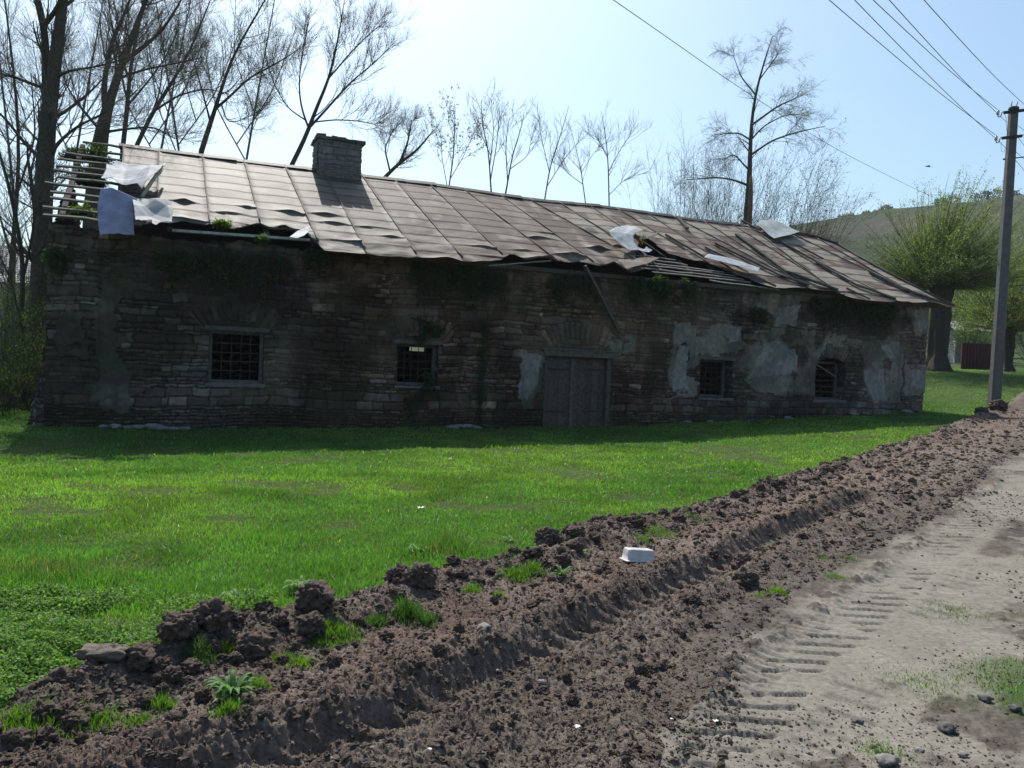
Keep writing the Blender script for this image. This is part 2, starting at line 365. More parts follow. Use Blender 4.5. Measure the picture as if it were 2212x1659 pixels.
# ------------------------------------------------------------------ masonry
def masonry(u, z, seed=0, big=1.0):
    rs = np.random.RandomState(seed+5)
    hs = rs.choice([.055, .075, .095, .12, .15, .20], 160, p=[.16, .22, .24, .20, .12, .06])*big
    cz = np.cumsum(hs)-2.0
    # courses wander and some stones straddle them
    wz = z+.10*(vn(u*.4, z*.3, seed+1)-.5)+.055*(vn(u*2.0, z*2.2, seed+2)-.5)+.035*(vn(u*7, z*7, seed+4)-.5)
    wu = u+.09*(vn(u*3, z*6, seed+3)-.5)+.02*(vn(u*11, z*11, seed+6)-.5)
    ci = np.clip(np.searchsorted(cz, wz), 1, 159)
    zl = cz[ci-1]; zh = cz[ci]
    wc = (zh-zl)*(1.15+1.5*h1(ci, seed+7))+.07
    def bx(k): return (k+.75*(_h(k, ci.astype(float), seed+8)-.5))*wc
    k = np.floor(wu/wc); k = np.where(wu < bx(k), k-1, k); k = np.where(wu > bx(k+1), k+1, k)
    du = np.minimum(wu-bx(k), bx(k+1)-wu); dz = np.minimum(wz-zl, zh-wz)
    return du, dz, _h(k, ci.astype(float), seed+9), _h(k, ci.astype(float), seed+10)
STC = np.array([[.25, .25, .255], [.31, .30, .285], [.24, .205, .17], [.19, .145, .12], [.155, .11, .10], [.28, .25, .205], [.20, .195, .19], [.14, .12, .105]])
def stone_look(u, z, seed=0, big=1.0, arches=()):
    du, dz, ha_, hb_ = masonry(u, z, seed, big)
    for (uc, zc, r0, r1, half, stp) in arches:
        rr = np.hypot(u-uc, z-zc); an = np.arctan2(u-uc, z-zc)
        rr = rr+.05*(vn(u*6, z*6, seed+40)-.5)
        st2 = stp; q = an/st2+.25*(vn(an*9, rr*3, seed+41)-.5); kk = np.floor(q)
        top = r1+.10*(_h(kk, kk*0, seed+43)-.5)
        ins = (rr > r0) & (rr < top) & (np.abs(an) < half)
        d1 = np.minimum(q-kk, kk+1-q)*st2*rr; d2 = np.minimum(rr-r0+.02, top-rr)
        du = np.where(ins, d1, du); dz = np.where(ins, d2, dz)
        ha_ = np.where(ins, .02+.6*_h(kk, kk*0, seed+44), ha_); hb_ = np.where(ins, .5+.5*_h(kk, kk*0, seed+45), hb_)
    d = np.minimum(du, dz)+.010*(vn(u*30, z*30, seed+12)-.5)
    d = d-.25*np.clip(.03-np.maximum(du, dz), 0, .03)
    st = ss(.002, .017, d); rnd = ss(.0, .045, d)
    prot = -.030*(1-st)+.014*rnd+.028*(hb_-.5)+.014*(fbm(u, z, seed+13, 3, 12)-.5)
    # local drift of stone colours
    zone = fbm(u, z, seed+14, 3, .45)
    idx = np.clip(((ha_*.75+np.clip((zone-.35)*1.6, 0, 1)*.55)*7.2).astype(int), 0, 7)
    bright = 1+1.0*ss(.86, .96, hb_)
    c = STC[idx]*.74*((.50+.6*ha_)*bright)[..., None]*(.8+.4*fbm(u, z, seed+15, 3, 14))[..., None]
    mort = np.array([.058, .050, .043])*(.7+.6*fbm(u, z, seed+16, 2, 20))[..., None]
    return prot, mort*(1-st[..., None])+c*st[..., None]

bld = empty('stone_building', (P0[0], P0[1], 0), 'long derelict stone storehouse with a rusty sheet metal roof sagging over its dark wall', 'building', rz=TH)
UL, UR, WT_, BW = -11.52, 12.14, 3.98, 7.0
def px_uz(l): return [onwall(*p) for p in l]
OPEN = [(-8.59, -7.50, .96, 2.06), (-4.60, -3.62, 1.02, 1.97), (3.74, 4.80, .92, 1.95), (7.77, 8.93, .93, 2.16)]
DOOR = (-.88, 1.02, .0, 1.99)
ARC = [(-8.04, 1.30, 1.02, 1.45, .72, .115), (-4.1, 1.25, .98, 1.40, .70, .12), (.07, .75, 1.55, 2.0, .62, .085), (4.27, 1.1, 1.05, 1.42, .55, .12), (8.35, 1.45, .78, 1.18, .80, .11)]
nu, nz_ = 1400, 262
ug = np.linspace(UL, UR, nu); zg = np.linspace(-.35, WT_, nz_)
UU, ZZ = np.meshgrid(ug, zg, indexing='ij')
prot, wcol = stone_look(UU, ZZ, 0, 1.0, ARC)
# pilasters and frieze stand 5 cm proud of the panels
wv = .03*(vn(UU*1.2, ZZ*1.5, 201)-.5)
def band(a, b, x, s=.012): return ss(a-s, a+s, x)*ss(b+s, b-s, x)
def uat(x, y): return onwall(x, y)[0]
PIL = [(UL-1, -10.62), (-2.50, -1.48), (1.78, 2.75), (11.05, UR+1)]
relief = ss(2.93, 2.955, ZZ+wv*.8)
for a, b in PIL: relief = np.maximum(relief, band(a, b, UU+wv*.5))
relief = relief*(.75+.25*fbm(UU, ZZ, 205, 3, 2.5)*2)
prot = prot+.055*relief
# mortar smeared over the joints in large irregular areas
sm_ = ss(.44, .60, fbm(UU, ZZ, 251, 5, 1.0))*(.55+.4*fbm(UU, ZZ, 252, 3, 6)); prot = prot*(1-.65*sm_)+.012*sm_
smc = np.array([.15, .128, .108])*(.55+.9*fbm(UU, ZZ, 253, 5, 3.5))[..., None]; wcol = wcol*(1-.72*sm_[..., None])+smc*.72*sm_[..., None]
brn = (ss(-8, -5.5, UU)*ss(5, 2, UU)*.6+.25)[..., None]; wcol = wcol*(1-brn)+wcol*np.array([1.08, .80, .68])*brn
# plaster remains
pn = fbm(UU, ZZ, 211, 5, 1.6)
def blob(cx_, cz_, ru, rz_, p=2.5): return np.clip(1.25-(np.abs((UU-cx_)/ru)**p+np.abs((ZZ-cz_)/rz_)**p), -1, 1)
def pl(mask_list):
    m = np.full(UU.shape, -1.0)
    for b in mask_list: m = np.maximum(m, blob(*b))
    return np.where(m > -.75, m+(pn-.5)*4.0+(fbm(UU, ZZ, 212, 3, .7)-.5)*1.0-.1, -1)
def _inp(P, x, y):
    r = np.zeros(x.shape, bool); j = len(P)-1
    for i in range(len(P)):
        r ^= ((P[i][1] > y) != (P[j][1] > y)) & (x < (P[j][0]-P[i][0])*(y-P[i][1])/(P[j][1]-P[i][1]+1e-12)+P[i][0]); j = i
    return r
def zl(l): return [onwall((x/1.6267+64)*.6777, (y/1.6267+382)*.6777) for x, y in l]
def zr(l): return [onwall((x/1.6266+1976)*.6777, (y/1.6266+382)*.6777) for x, y in l]
wu_ = UU+.34*(fbm(UU, ZZ, 241, 4, 2.6)-.5)+.10*(fbm(UU, ZZ, 243, 3, 14)-.5); wz_ = ZZ+.30*(fbm(UU, ZZ, 242, 4, 2.8)-.5)+.10*(fbm(UU, ZZ, 244, 3, 14)-.5)
POT = [zl([(415, 820), (700, 830), (690, 862), (520, 900), (470, 960), (500, 1060), (490, 1110), (600, 1150), (612, 1200), (560, 1400), (570, 1520), (395, 1520)]), zl([(150, 560), (350, 600), (350, 700), (150, 690)]), zl([(200, 980), (330, 1000), (360, 1250), (200, 1230)]),
    zr([(660, 850), (985, 900), (930, 950), (900, 1070), (790, 1078), (800, 1020), (740, 990), (690, 960)]), zr([(262, 1050), (640, 1070), (632, 1180), (560, 1205), (400, 1225), (385, 1330), (395, 1445), (246, 1445)]),
    zr([(640, 1068), (1062, 1085), (1062, 1180), (1020, 1240), (1010, 1330), (900, 1330), (660, 1352), (600, 1300), (632, 1180)]), zr([(1215, 1150), (1446, 1115), (1448, 1480), (1300, 1475), (1272, 1330), (1240, 1220)]), zr([(1465, 950), (1606, 955), (1592, 1115), (1515, 1110)]), zr([(1460, 1250), (1590, 1250), (1575, 1440), (1460, 1420)]), zr([(640, 1340), (1020, 1320), (1010, 1440), (700, 1420)]), zr([(985, 1090), (1220, 1120), (1220, 1180), (1000, 1160)]), zr([(-60, 1120), (80, 1100), (80, 1200), (-40, 1230)]), [(-1.52, .5), (-1.5, 1.75), (-.9, 1.8), (-.95, 1.3), (-1.15, .5)]]
POW = [zr([(735, 1165), (790, 1130), (870, 1150), (905, 1200), (915, 1270), (880, 1310), (780, 1330), (700, 1345), (668, 1340), (700, 1250)]), zr([(1350, 1165), (1442, 1150), (1442, 1240), (1395, 1245)]), zr([(1518, 980), (1600, 972), (1598, 1095), (1530, 1065)]), zr([(1508, 1285), (1575, 1285), (1565, 1400), (1510, 1385)]), zr([(810, 985), (935, 960), (905, 1070), (800, 1072)]), zr([(1260, 1300), (1350, 1290), (1380, 1460), (1310, 1465)]),
    zr([(540, 1075), (620, 1080), (620, 1150), (560, 1170)]), [onwall(*p) for p in [(1124, 765), (1172, 768), (1166, 800), (1146, 862), (1122, 862)]], zr([(290, 1180), (350, 1190), (345, 1400), (270, 1400)])]
PT = np.full(UU.shape, -1.0); PW = PT.copy()
for P_ in POT: PT = np.maximum(PT, np.where(_inp(P_, wu_, wz_), 1, -1))
for P_ in POW: PW = np.maximum(PW, np.where(_inp(P_, wu_, wz_), 1, -1))
holes = ss(.60, .63, fbm(UU, ZZ, 246, 4, 1.9)); tan_ = (PT > 0)*(1-holes); wht = (PW > 0)*1.0
fine = fbm(UU, ZZ, 215, 4, 9)
prot = prot*(1-tan_)+(.05*relief+.024+.012*(fine-.5)+.012*fbm(UU, ZZ, 216, 2, 3))*tan_
wcol = wcol*(1-tan_[..., None])+((1-.4*ss(-8, -9.5, UU))[..., None]*np.array([.205, .182, .152])*(.62+.4*fine+.45*fbm(UU, ZZ, 247, 4, 2.2))[..., None])*tan_[..., None]
prot = prot*(1-wht)+(.05*relief+.036+.01*(fine-.5))*wht
wcol = wcol*(1-wht[..., None])+(np.array([.27, .25, .235])*(.62+.35*fine+.4*fbm(UU, ZZ, 248, 4, 3))[..., None])*wht[..., None]
# damp, soot and lichen staining that belongs to the wall
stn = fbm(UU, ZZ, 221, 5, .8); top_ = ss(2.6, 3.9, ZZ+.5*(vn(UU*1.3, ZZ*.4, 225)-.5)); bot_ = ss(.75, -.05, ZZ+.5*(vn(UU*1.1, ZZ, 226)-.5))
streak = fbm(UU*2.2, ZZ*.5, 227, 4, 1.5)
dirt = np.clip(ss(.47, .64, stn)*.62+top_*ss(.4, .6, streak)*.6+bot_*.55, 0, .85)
for b in [(-6.0, 1.6, 1.1, 1.5), (-5.6, 2.7, 1.0, .7), (-9.0, 3.5, 1.6, .4), (-11.1, 1.3, .5, 1.7), (7.0, .7, 1.6, .5), (9.3, 3.3, 1.1, .6), (2.3, 1.4, .5, 1.2), (-1.9, 1.0, .5, 1.3), (-8.0, 2.75, 1.4, .5)]:
    dirt = np.maximum(dirt, ss(.1, .9, blob(*b, 2)+(stn-.5)*2)*.72)
dirt = dirt*(1-.75*wht)
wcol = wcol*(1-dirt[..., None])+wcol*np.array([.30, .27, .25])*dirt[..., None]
moss = (ss(.55, .68, fbm(UU, ZZ, 231, 4, 1.3))*.35+bot_*.25)[..., None]
wcol = wcol*(1-moss)+np.array([.045, .06, .025])*moss
Gw = np.stack([UU, -prot, ZZ+.03*(vn(UU*.8, UU*0, 235)-.5)*(ZZ > 3)], -1)
Uc = (UU[:-1, :-1]+UU[1:, 1:])/2; Zc = (ZZ[:-1, :-1]+ZZ[1:, 1:])/2
keep = np.ones(Uc.shape, bool)
for i, (a, b, c, d) in enumerate(OPEN):
    arch = d-.16*((Uc-(a+b)/2)/((b-a)/2))**2 if i == 3 else d
    keep &= ~((Uc > a) & (Uc < b) & (Zc > c) & (Zc < arch))
keep &= ~((Uc > DOOR[0]) & (Uc < DOOR[1]) & (Zc < DOOR[3]))
# ragged top of the wall
keep &= Zc < WT_-.10*vn(Uc*2.4, Uc*0, 237)-.07*vn(Uc*9, Uc*0, 238)
mb = MB(); mb.grid(Gw, wcol.reshape(-1, 3), keep=keep)
# reveals (0.5 m thick wall)
rc = (.115, .105, .095)
for i, (a, b, c, d) in enumerate(OPEN+[DOOR]):
    T = .5
    if i == 3:
        xs = np.linspace(a, b, 13); zs = d-.16*((xs-(a+b)/2)/((b-a)/2))**2
    else: xs = np.array([a, b]); zs = np.array([d, d])
    ring = [(a, c)]+list(zip(xs, zs))+[(b, c)]
    n = 14
    for j in range(len(ring)):
        p = ring[j]; q = ring[(j+1) % len(ring)]; L_ = max(2, int(math.hypot(q[0]-p[0], q[1]-p[1])/.05))
        ts = np.linspace(0, 1, L_+1); vs = np.linspace(.0, T, n)
        TT, VV = np.meshgrid(ts, vs, indexing='ij')
        gu = p[0]+(q[0]-p[0])*TT; gz = p[1]+(q[1]-p[1])*TT
        nx, nz2 = -(q[1]-p[1]), (q[0]-p[0]); l2 = math.hypot(nx, nz2); nx, nz2 = nx/l2, nz2/l2
        _, cc = stone_look(VV*1.0+j*3.1+i*7, gu*abs(nz2)+gz*abs(nx), 50+i, .9)
        off = .018*(fbm(VV, TT*L_*.05, 300+i*9+j, 3, 9)-.5)
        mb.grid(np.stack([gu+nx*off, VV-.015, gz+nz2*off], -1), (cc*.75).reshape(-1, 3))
# wall core between front and back faces, top bedding
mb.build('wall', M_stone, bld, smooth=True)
def wall_sheet(name, uvz, nw, nh, seed, keepf=None, loc=None):
    """uvz(s, t) -> position and outward normal for a secondary wall"""
    S, T = np.meshgrid(np.linspace(0, 1, nw), np.linspace(0, 1, nh), indexing='ij')
    Pp, nn, su, sz = uvz(S, T); pr, cc = stone_look(su, sz, seed); 
    kp = None if keepf is None else keepf((su[:-1, :-1]+su[1:, 1:])/2, (sz[:-1, :-1]+sz[1:, 1:])/2)
    mb = MB(); mb.grid(Pp+nn*pr[..., None], (cc*.9).reshape(-1, 3), keep=kp); return mb
def lin(p, q, nrm, z0=-.4, z1=WT_):
    p = np.array(p, float); q = np.array(q, float); L_ = np.linalg.norm(q-p)
    def f(S, T):
        z1v = z1(S) if callable(z1) else z1
        xy = p[None, None]+(q-p)[None, None]*S[..., None]
        z = z0+(z1v-z0)*T
        return np.concatenate([xy, z[..., None]], -1), np.array([nrm[0], nrm[1], 0.0])[None, None], S*L_+seed_off, z
    seed_off = float(abs(p.sum())*3)
    return f
# left gable end, right end, back (inner faces dark, one broken opening lets light through)
gab = lambda S: WT_+(1-np.abs(2*S-1))*2.0*ss(0, .2, S)*ss(1, .8, S)*.75
wall_sheet('wall', lin((UL+.03, 0.02), (UL+.03, BW), (-1, 0), z1=gab), 200, 200, 401).build('wall', M_stone, bld, True)
wall_sheet('wall', lin((UR-.03, 0.02), (UR-.03, BW), (1, 0)), 260, 160, 402).build('wall', M_stone, bld, True)
# opening in the back wall seen through the second window
ob = []
for q in [(868, 743), (938, 765)]: ob.append(onwall(*q, v=BW))
bo = (ob[0][0]+.1, ob[1][0]-.35, ob[1][1]+.05, ob[0][1]+.1)
mbb = wall_sheet('wall', lin((UR, BW), (UL, BW), (0, 1)), 500, 90, 403)
mbb = MB(); SS_, TT_ = np.meshgrid(np.linspace(UL, UR, 340), np.linspace(-.4, WT_, 70), indexing='ij')
pr, cc = stone_look(SS_, TT_, 404); uc_ = (SS_[:-1, :-1]+SS_[1:, 1:])/2; zc_ = (TT_[:-1, :-1]+TT_[1:, 1:])/2
kp = ~((uc_ > bo[0]) & (uc_ < bo[1]) & (zc_ > bo[2]) & (zc_ < bo[3]))
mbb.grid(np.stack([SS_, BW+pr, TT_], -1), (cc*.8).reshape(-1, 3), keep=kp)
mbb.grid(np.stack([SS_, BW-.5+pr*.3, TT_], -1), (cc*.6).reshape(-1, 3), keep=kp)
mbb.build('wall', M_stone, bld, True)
# stub of the corner buttress at the left end
bt = MB(); S, T = np.meshgrid(np.linspace(0, 1, 40), np.linspace(0, 1, 60), indexing='ij')
zz_ = -.3+T*1.9; wdt = (.30*(1-T)**1.3+.02)
pr, cc = stone_look(S*1.0+40, zz_, 77)
bt.grid(np.stack([UL-wdt*(1-S), .0+S*0-pr+.0*S, zz_], -1), cc.reshape(-1, 3))
bt.grid(np.stack([UL-wdt+pr, S*1.1, zz_], -1), cc.reshape(-1, 3))
bt.build('buttress', M_stone, bld, True)
# interior floor and a ceiling of boards keep the rooms dark
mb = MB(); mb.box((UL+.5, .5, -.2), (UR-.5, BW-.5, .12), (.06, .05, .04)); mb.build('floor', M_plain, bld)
mb = MB(); 
for k in range(46):
    u0 = -10.2+k*.48
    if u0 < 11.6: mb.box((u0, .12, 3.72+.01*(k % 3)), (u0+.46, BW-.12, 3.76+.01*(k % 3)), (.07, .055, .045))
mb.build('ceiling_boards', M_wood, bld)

# ---- windows
WC = (.13, .12, .115)
def window(i, a, b, c, d, inset, fw=.07, bars=(4, 4), archd=0.0, lost=()):
    f = MB(); v0, v1 = inset, inset+.09
    f.box((a+.004, v0, c+.004), (a+fw, v1, d-.004), WC, .003); f.box((b-fw, v0, c+.004), (b-.004, v1, d-.004), WC, .003)
    f.box((a+fw, v0+.003, d-fw-archd), (b-fw, v1-.003, d-.004-archd), WC, .003); f.box((a+fw, v0+.003, c+.004), (b-fw, v1-.003, c+fw), WC, .003)
    fo = f.build('window', M_wood, bld)
    fo['label'] = ['barred square window under a fan of rough arch stones, leftmost', 'barred window with daylight in its top corner', 'barred window right of the door', 'dark arched window near the right corner'][i]
    g = MB(); nb, nh = bars; rs = np.random.RandomState(i)
    za, zb = c+fw, d-fw-archd; ua, ub = a+fw, b-fw
    for k in range(nb):
        x = ua+(ub-ua)*(k+1)/(nb+1)+rs.uniform(-.008, .008)
        g.tube([(x, v0+.03, za), (x+rs.uniform(-.006, .006), v0+.03, (za+zb)/2), (x+rs.uniform(-.008, .008), v0+.03, zb)], .008, 6, (.10, .075, .06))
    for k in range(nh):
        if k in lost: continue
        z = za+(zb-za)*(k+1)/(nh+1)+rs.uniform(-.006, .006)
        g.box((ua, v0+.012, z-.008), (ub, v0+.02, z+.008), (.10, .075, .06), .003)
    g.build('grille', M_iron, fo)
    s = MB(); s.box((a-.05, -.045, c-.07), (b+.05, .3, c-.002), (.15, .14, .13), .012); s.build('sill', M_stone, fo)
    return fo
w0 = window(0, *OPEN[0], .10); w1_ = window(1, *OPEN[1], .20, lost=()); w2_ = window(2, *OPEN[2], .30, bars=(4, 5)); w3_ = window(3, *OPEN[3], .32, bars=(3, 5), archd=.10)
for (a, b, c, d), wo_ in zip(OPEN[:3], (w0, w1_, w2_)):
    l = MB(); l.box((a-.10, -.035, d-.006), (b+.10, .34, d+.085), (.11, .10, .095), .008); l.build('lintel', M_wood, wo_)
st = MB(); st.bar((7.8, .12, 2.0), (8.75, .2, 1.62), .05, .03, c=(.2, .18, .16)); st.build('loose_slat', M_wood, w3_)
# ---- door
dr = MB(); a, b, z1 = DOOR[0]+.09, DOOR[1]-.14, 1.84
nb = 9; rs = np.random.RandomState(4)
mid = (a+b)/2-.1
for side, (p, q) in enumerate(((a, mid-.006), (mid+.006, b))):
    n = 4 if side == 0 else 5
    for k in range(n):
        u0 = p+(q-p)*k/n; u1 = p+(q-p)*(k+1)/n-.004; t = rs.uniform(.85, 1.15)
        dr.box((u0, .10+rs.uniform(0, .006), .02+rs.uniform(0, .03)), (u1, .135, z1-.01), np.array((.105, .078, .070))*t)
do = dr.build('door', M_wood, bld)
x = MB(); x.box((DOOR[0]+.004, .02, -.1), (DOOR[0]+.085, .22, 1.845), (.105, .09, .08), .006); x.build('jamb', M_wood, do)
x = MB(); x.box((DOOR[1]-.13, .02, -.1), (DOOR[1]-.004, .22, 1.845), (.11, .10, .09), .006); x.build('jamb', M_wood, do)
x = MB(); x.box((DOOR[0]-.06, -.06, 1.85), (DOOR[1]+.06, .26, 1.99), (.12, .105, .09), .012); x.box((DOOR[0]-.12, -.075, 1.995), (DOOR[1]+.22, .1, 2.04), (.115, .10, .085), .01); x.build('lintel', M_wood, do)
x = MB(); x.box((mid-.06, .075, .05), (mid+.035, .098, z1-.02), (.13, .11, .10), .004); x.build('cover_strip', M_wood, do)
for z in (.45, 1.5):
    x = MB(); x.box((a, .082, z), (a+.62, .097, z+.05), (.07, .055, .05)); x.build('hinge', M_iron, do)
    x = MB(); x.box((b-.62, .082, z+.02), (b, .097, z+.07), (.07, .055, .05)); x.build('hinge', M_iron, do)
x = MB(); x.tube([(mid+.1, .09, .98), (mid+.1, .03, .98), (mid+.1, .03, 1.12), (mid+.1, .09, 1.12)], .008, 6, (.08, .07, .06)); x.build('handle', M_iron, do)

# ---- roof
def rp(u, v, h=0.0):
    u, v, h = np.broadcast_arrays(np.asarray(u, float), np.asarray(v, float), np.asarray(h, float))
    sag = .05*(vn(u*.35, u*0, 501)-.5)*2*ss(0, 3.5, v)+.05*np.sin(u*.35+1)*ss(3.5, 0, v)
    n = 1/math.hypot(1, RT)
    return np.stack([u, v-h*RT*n, RZ-(RV-v)*RT+sag+h*n], -1)
EV = [onroof(*p) for p in [(150, 482), (215, 486), (290, 480), (371, 477), (398, 473), (452, 483), (505, 490), (553, 478), (596, 492), (645, 494), (660, 497), (690, 526), (703, 549), (745, 551), (805, 553), (860, 560), (910, 569), (950, 567), (991, 571), (1004, 565), (1050, 565), (1082, 563), (1105, 549), (1136, 564), (1193, 563), (1203, 571), (1250, 568), (1294, 580), (1331, 573), (1348, 590), (1367, 596), (1400, 586), (1439, 579), (1446, 563), (1517, 569), (1564, 586), (1618, 605), (1673, 624), (1738, 623), (1790, 628), (1824, 637), (1849, 652), (1885, 652), (1943, 649), (2007, 652), (2058, 660)]]
EV = np.array(EV); EV = EV[np.argsort(EV[:, 0])]
HP = np.array([onroof(*p) for p in [(1640, 491), (1700, 500), (1762, 512), (1808, 526), (1854, 554), (1915, 587), (1976, 618), (2062, 660)]])
print('EV', EV.round(2).tolist()); print('HIP', HP.round(2).tolist())
def v_eave(u): return np.interp(u, EV[:, 0], EV[:, 1])
def v_top(u): return np.interp(u, HP[:, 0], np.minimum(HP[:, 1], RV), left=RV)
SEAM_PX = [((361, 318), (316, 452)), ((344, 316), (339, 458)), ((437, 332), (453, 480)), ((526, 343), (556, 457)), ((614, 356), (690, 527)), ((700, 372), (779, 520)), ((785, 386), (910, 566)), ((859, 399), (1004, 565)), ((935, 409), (1070, 539)), ((1009, 417), (1193, 561)), ((1084, 424), (1284, 575)), ((1149, 433), (1308, 530)),
    ((1213, 442), (1340, 528)), ((1277, 450), (1377, 521)), ((1341, 460), (1514, 568)), ((1403, 467), (1522, 547)), ((1459, 472), (1741, 620)), ((1517, 478), (1652, 565)), ((1575, 485), (1806, 627)), ((1610, 489), (1730, 575)), ((1681, 526), (1930, 646)), ((1736, 520), (1850, 573)), ((1790, 530), (1992, 644))]
SM = []
for p, q in SEAM_PX:
    (u1, v1), (u2, v2) = onroof(*p), onroof(*q); k = (u2-u1)/(v1-v2)
    SM.append((u1+k*(v1-RV), u1+k*(v1+.35)))
SM[0] = (-10.45, -10.3)
SM.append((SM[-1][0]+1.0, SM[-1][1]+.8)); SM.append((SM[-1][0]+1.0, SM[-1][1]+1.0))
print('SEAMS', [(round(a, 2), round(b, 2)) for a, b in SM])
NS, NV = 14, 165; LAP = [i*.455 for i in range(11)]
HOLE = np.array([onroof(*p) for p in [(1374, 540), (1382, 522), (1400, 519), (1440, 552), (1520, 572), (1500, 590), (1400, 600), (1372, 560)]])
def inpoly(P, x, y):
    r = np.zeros(x.shape, bool); j = len(P)-1
    for i in range(len(P)):
        c = ((P[i, 1] > y) != (P[j, 1] > y)) & (x < (P[j, 0]-P[i, 0])*(y-P[i, 1])/(P[j, 1]-P[i, 1]+1e-12)+P[i, 0])
        r ^= c; j = i
    return r
roof = MB(); rs = np.random.RandomState(12)
for i in range(len(SM)-1):
    (a1, a2), (b1, b2) = SM[i], SM[i+1]
    s = np.linspace(0, 1, NS); v = np.linspace(RV, -.62, NV)
    S, V = np.meshgrid(s, v, indexing='ij'); f = (RV-V)/3.85
    U = (a1+(a2-a1)*f)*(1-S)+(b1+(b2-b1)*f)*S
    Vb = np.minimum(V, v_top(U)); Vb = np.maximum(Vb, v_eave(U))
    dsl = (RV-V)*1.177+.05*np.sin(math.pi*S)+.02*(vn(U*2, V*2, 510+i)-.5)+.2*h1(np.array([i]), 3)[0]
    li = np.floor(dsl/.455).astype(int); fr = dsl/.455-li
    r1 = _h(li.astype(float)+i*31, li*0.0+3, 520); r2 = _h(li.astype(float)+i*31, li*0.0+8, 521); r3 = _h(li.astype(float)+i*31, li*0.0+9, 523)
    low = ss(.35, 1.0, f)*(1 if i < 13 else .35)
    h = .022+fr*.008
    h = h+fr**3*np.exp(-((S-.15-.7*r2)/(.10+.3*r3))**2)*np.where((r1 > .62) & (low > .3), .20*(r1-.5), .001)*(.1+low)*(.2+1.5*vn(U*2.2, V*0+li, 533))
    h = h+.085*low*(fbm(U*.9, V*1.3, 530, 4, 1.7)-.5)+.015*(fbm(U, V*2, 531, 2, 1.2)-.5)
    h = h+np.exp(-((S-.0)/.04)**2)*.018+np.exp(-((1-S)/.04)**2)*.018
    edge = np.exp(-np.clip(Vb-v_eave(U), 0, 9)/.22)
    h = h+edge*(.11*(fbm(U*1.5, U*0, 540, 3, 1.5)-.62))
    G = rp(U, Vb, np.maximum(h, -.02))
    left = ss(-2, -7, U); right = ss(.5, 4.5, U)
    ca_ = np.array([.128, .110, .094]); cb_ = np.array([.130, .095, .076]); cc_ = np.array([.122, .082, .064])
    c = ca_*left[..., None]+(1-left-right)[..., None]*cb_+right[..., None]*cc_
    c = c*(.74+.5*r2)[..., None]
    pale = ss(.74-.16*right, .76-.14*right, r3+.75*(fbm(U*1.0, V*3, 551, 4, 2.2)-.5))*ss(-1.5, 2.5, U+.8*vn(V, V*0, 9))
    streaks = ss(.57, .66, fbm(U*2.2, V*.8+U, 552, 4, 1.6))*ss(-3, 2, U)*.8
    pm = np.clip(np.maximum(pale*.85, streaks), 0, 1)[..., None]
    c = c*(1-pm)+np.array([.31, .27, .21])*pm
    spots = (ss(.66, .76, fbm(U, V, 553, 4, 2.6))*.6)[..., None]; c = c*(1-spots)+np.array([.30, .27, .225])*spots
    lap_shade_grime = (ss(.90, .95, fr)*.95+ss(.52, .7, fbm(U*.7, V*.7, 554, 4, 1.2))*.25+np.exp(-(np.minimum(S, 1-S)/.03)**2)*.3)[..., None]  # shadow lines under the laps painted into the colour, plus grime blotches, darker seams
    c = c*(1-np.clip(lap_shade_grime, 0, .95)*.78)
    Uc_ = (U[:-1, :-1]+U[1:, 1:])/2; Vc_ = (Vb[:-1, :-1]+Vb[1:, 1:])/2
    dv = np.abs(Vb[:-1, :-1]-Vb[1:, 1:]); kp = (dv > 1e-5) & ~inpoly(HOLE, Uc_, Vc_)
    kp &= (Uc_ < 12.75)
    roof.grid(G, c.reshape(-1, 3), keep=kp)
# rear slope and right hip in plain sheets
ub = np.linspace(-10.4, 12.7, 120); vb = np.linspace(RV, BW+.35, 30)
Ub, Vb = np.meshgrid(ub, vb, indexing='ij'); mv = BW-np.minimum(v_top(Ub), RV); Vb2 = np.maximum(Vb, mv)
Gb = rp(Ub, BW-Vb2, .02*vn(Ub*3, Vb*3, 7)); Gb[..., 1] = BW-Gb[..., 1]
roof.grid(Gb, (.14, .115, .10))
hp = HP[HP[:, 0] > 8]; hl = []
for t in np.linspace(0, 1, 12):
    uu = np.interp(t, np.linspace(0, 1, len(HP)), HP[:, 0]); vv = float(np.minimum(v_top(uu), RV)); z = rp(uu, vv)[2]
    hl.append([(uu, vv+(BW-2*vv)*s, z) for s in np.linspace(0, 1, 10)])
roof.grid(np.array(hl), (.22, .18, .16))
ro = roof.build('roof', M_tin, bld, smooth=True)
# ridge capping
rc_ = MB()
for k in range(26):
    u0 = -10.55+k*.86; u1 = u0+.9
    if u0 > HP[1, 0]: break
    u1 = min(u1, HP[2, 0])
    p0, p1 = rp(u0, RV, .05), rp(u1, RV, .05+.012*(k % 3))
    for dv_, dz_ in ((-.16, -.10), (.16, -.10)):
        rc_.add([p0, p1, p1+[0, dv_, dz_], p0+[0, dv_, dz_]], [[0, 1, 2, 3]], (.05, .043, .04))
        rc_.add([p0-[0, 0, .012], p1-[0, 0, .012], p1+[0, dv_, dz_-.012], p0+[0, dv_, dz_-.012]], [[3, 2, 1, 0]], (.075, .065, .06))
rc_.build('ridge_cap', M_tin, ro)
hc_ = MB()
for j in range(1, len(HP)-1):
    p0 = rp(HP[j, 0], min(HP[j, 1], RV), .05); p1 = rp(HP[j+1, 0], min(HP[j+1, 1], RV), .05); hc_.bar(p0, p1, .14, .03, c=(.12, .10, .09))
hc_.build('hip_cap', M_tin, ro)
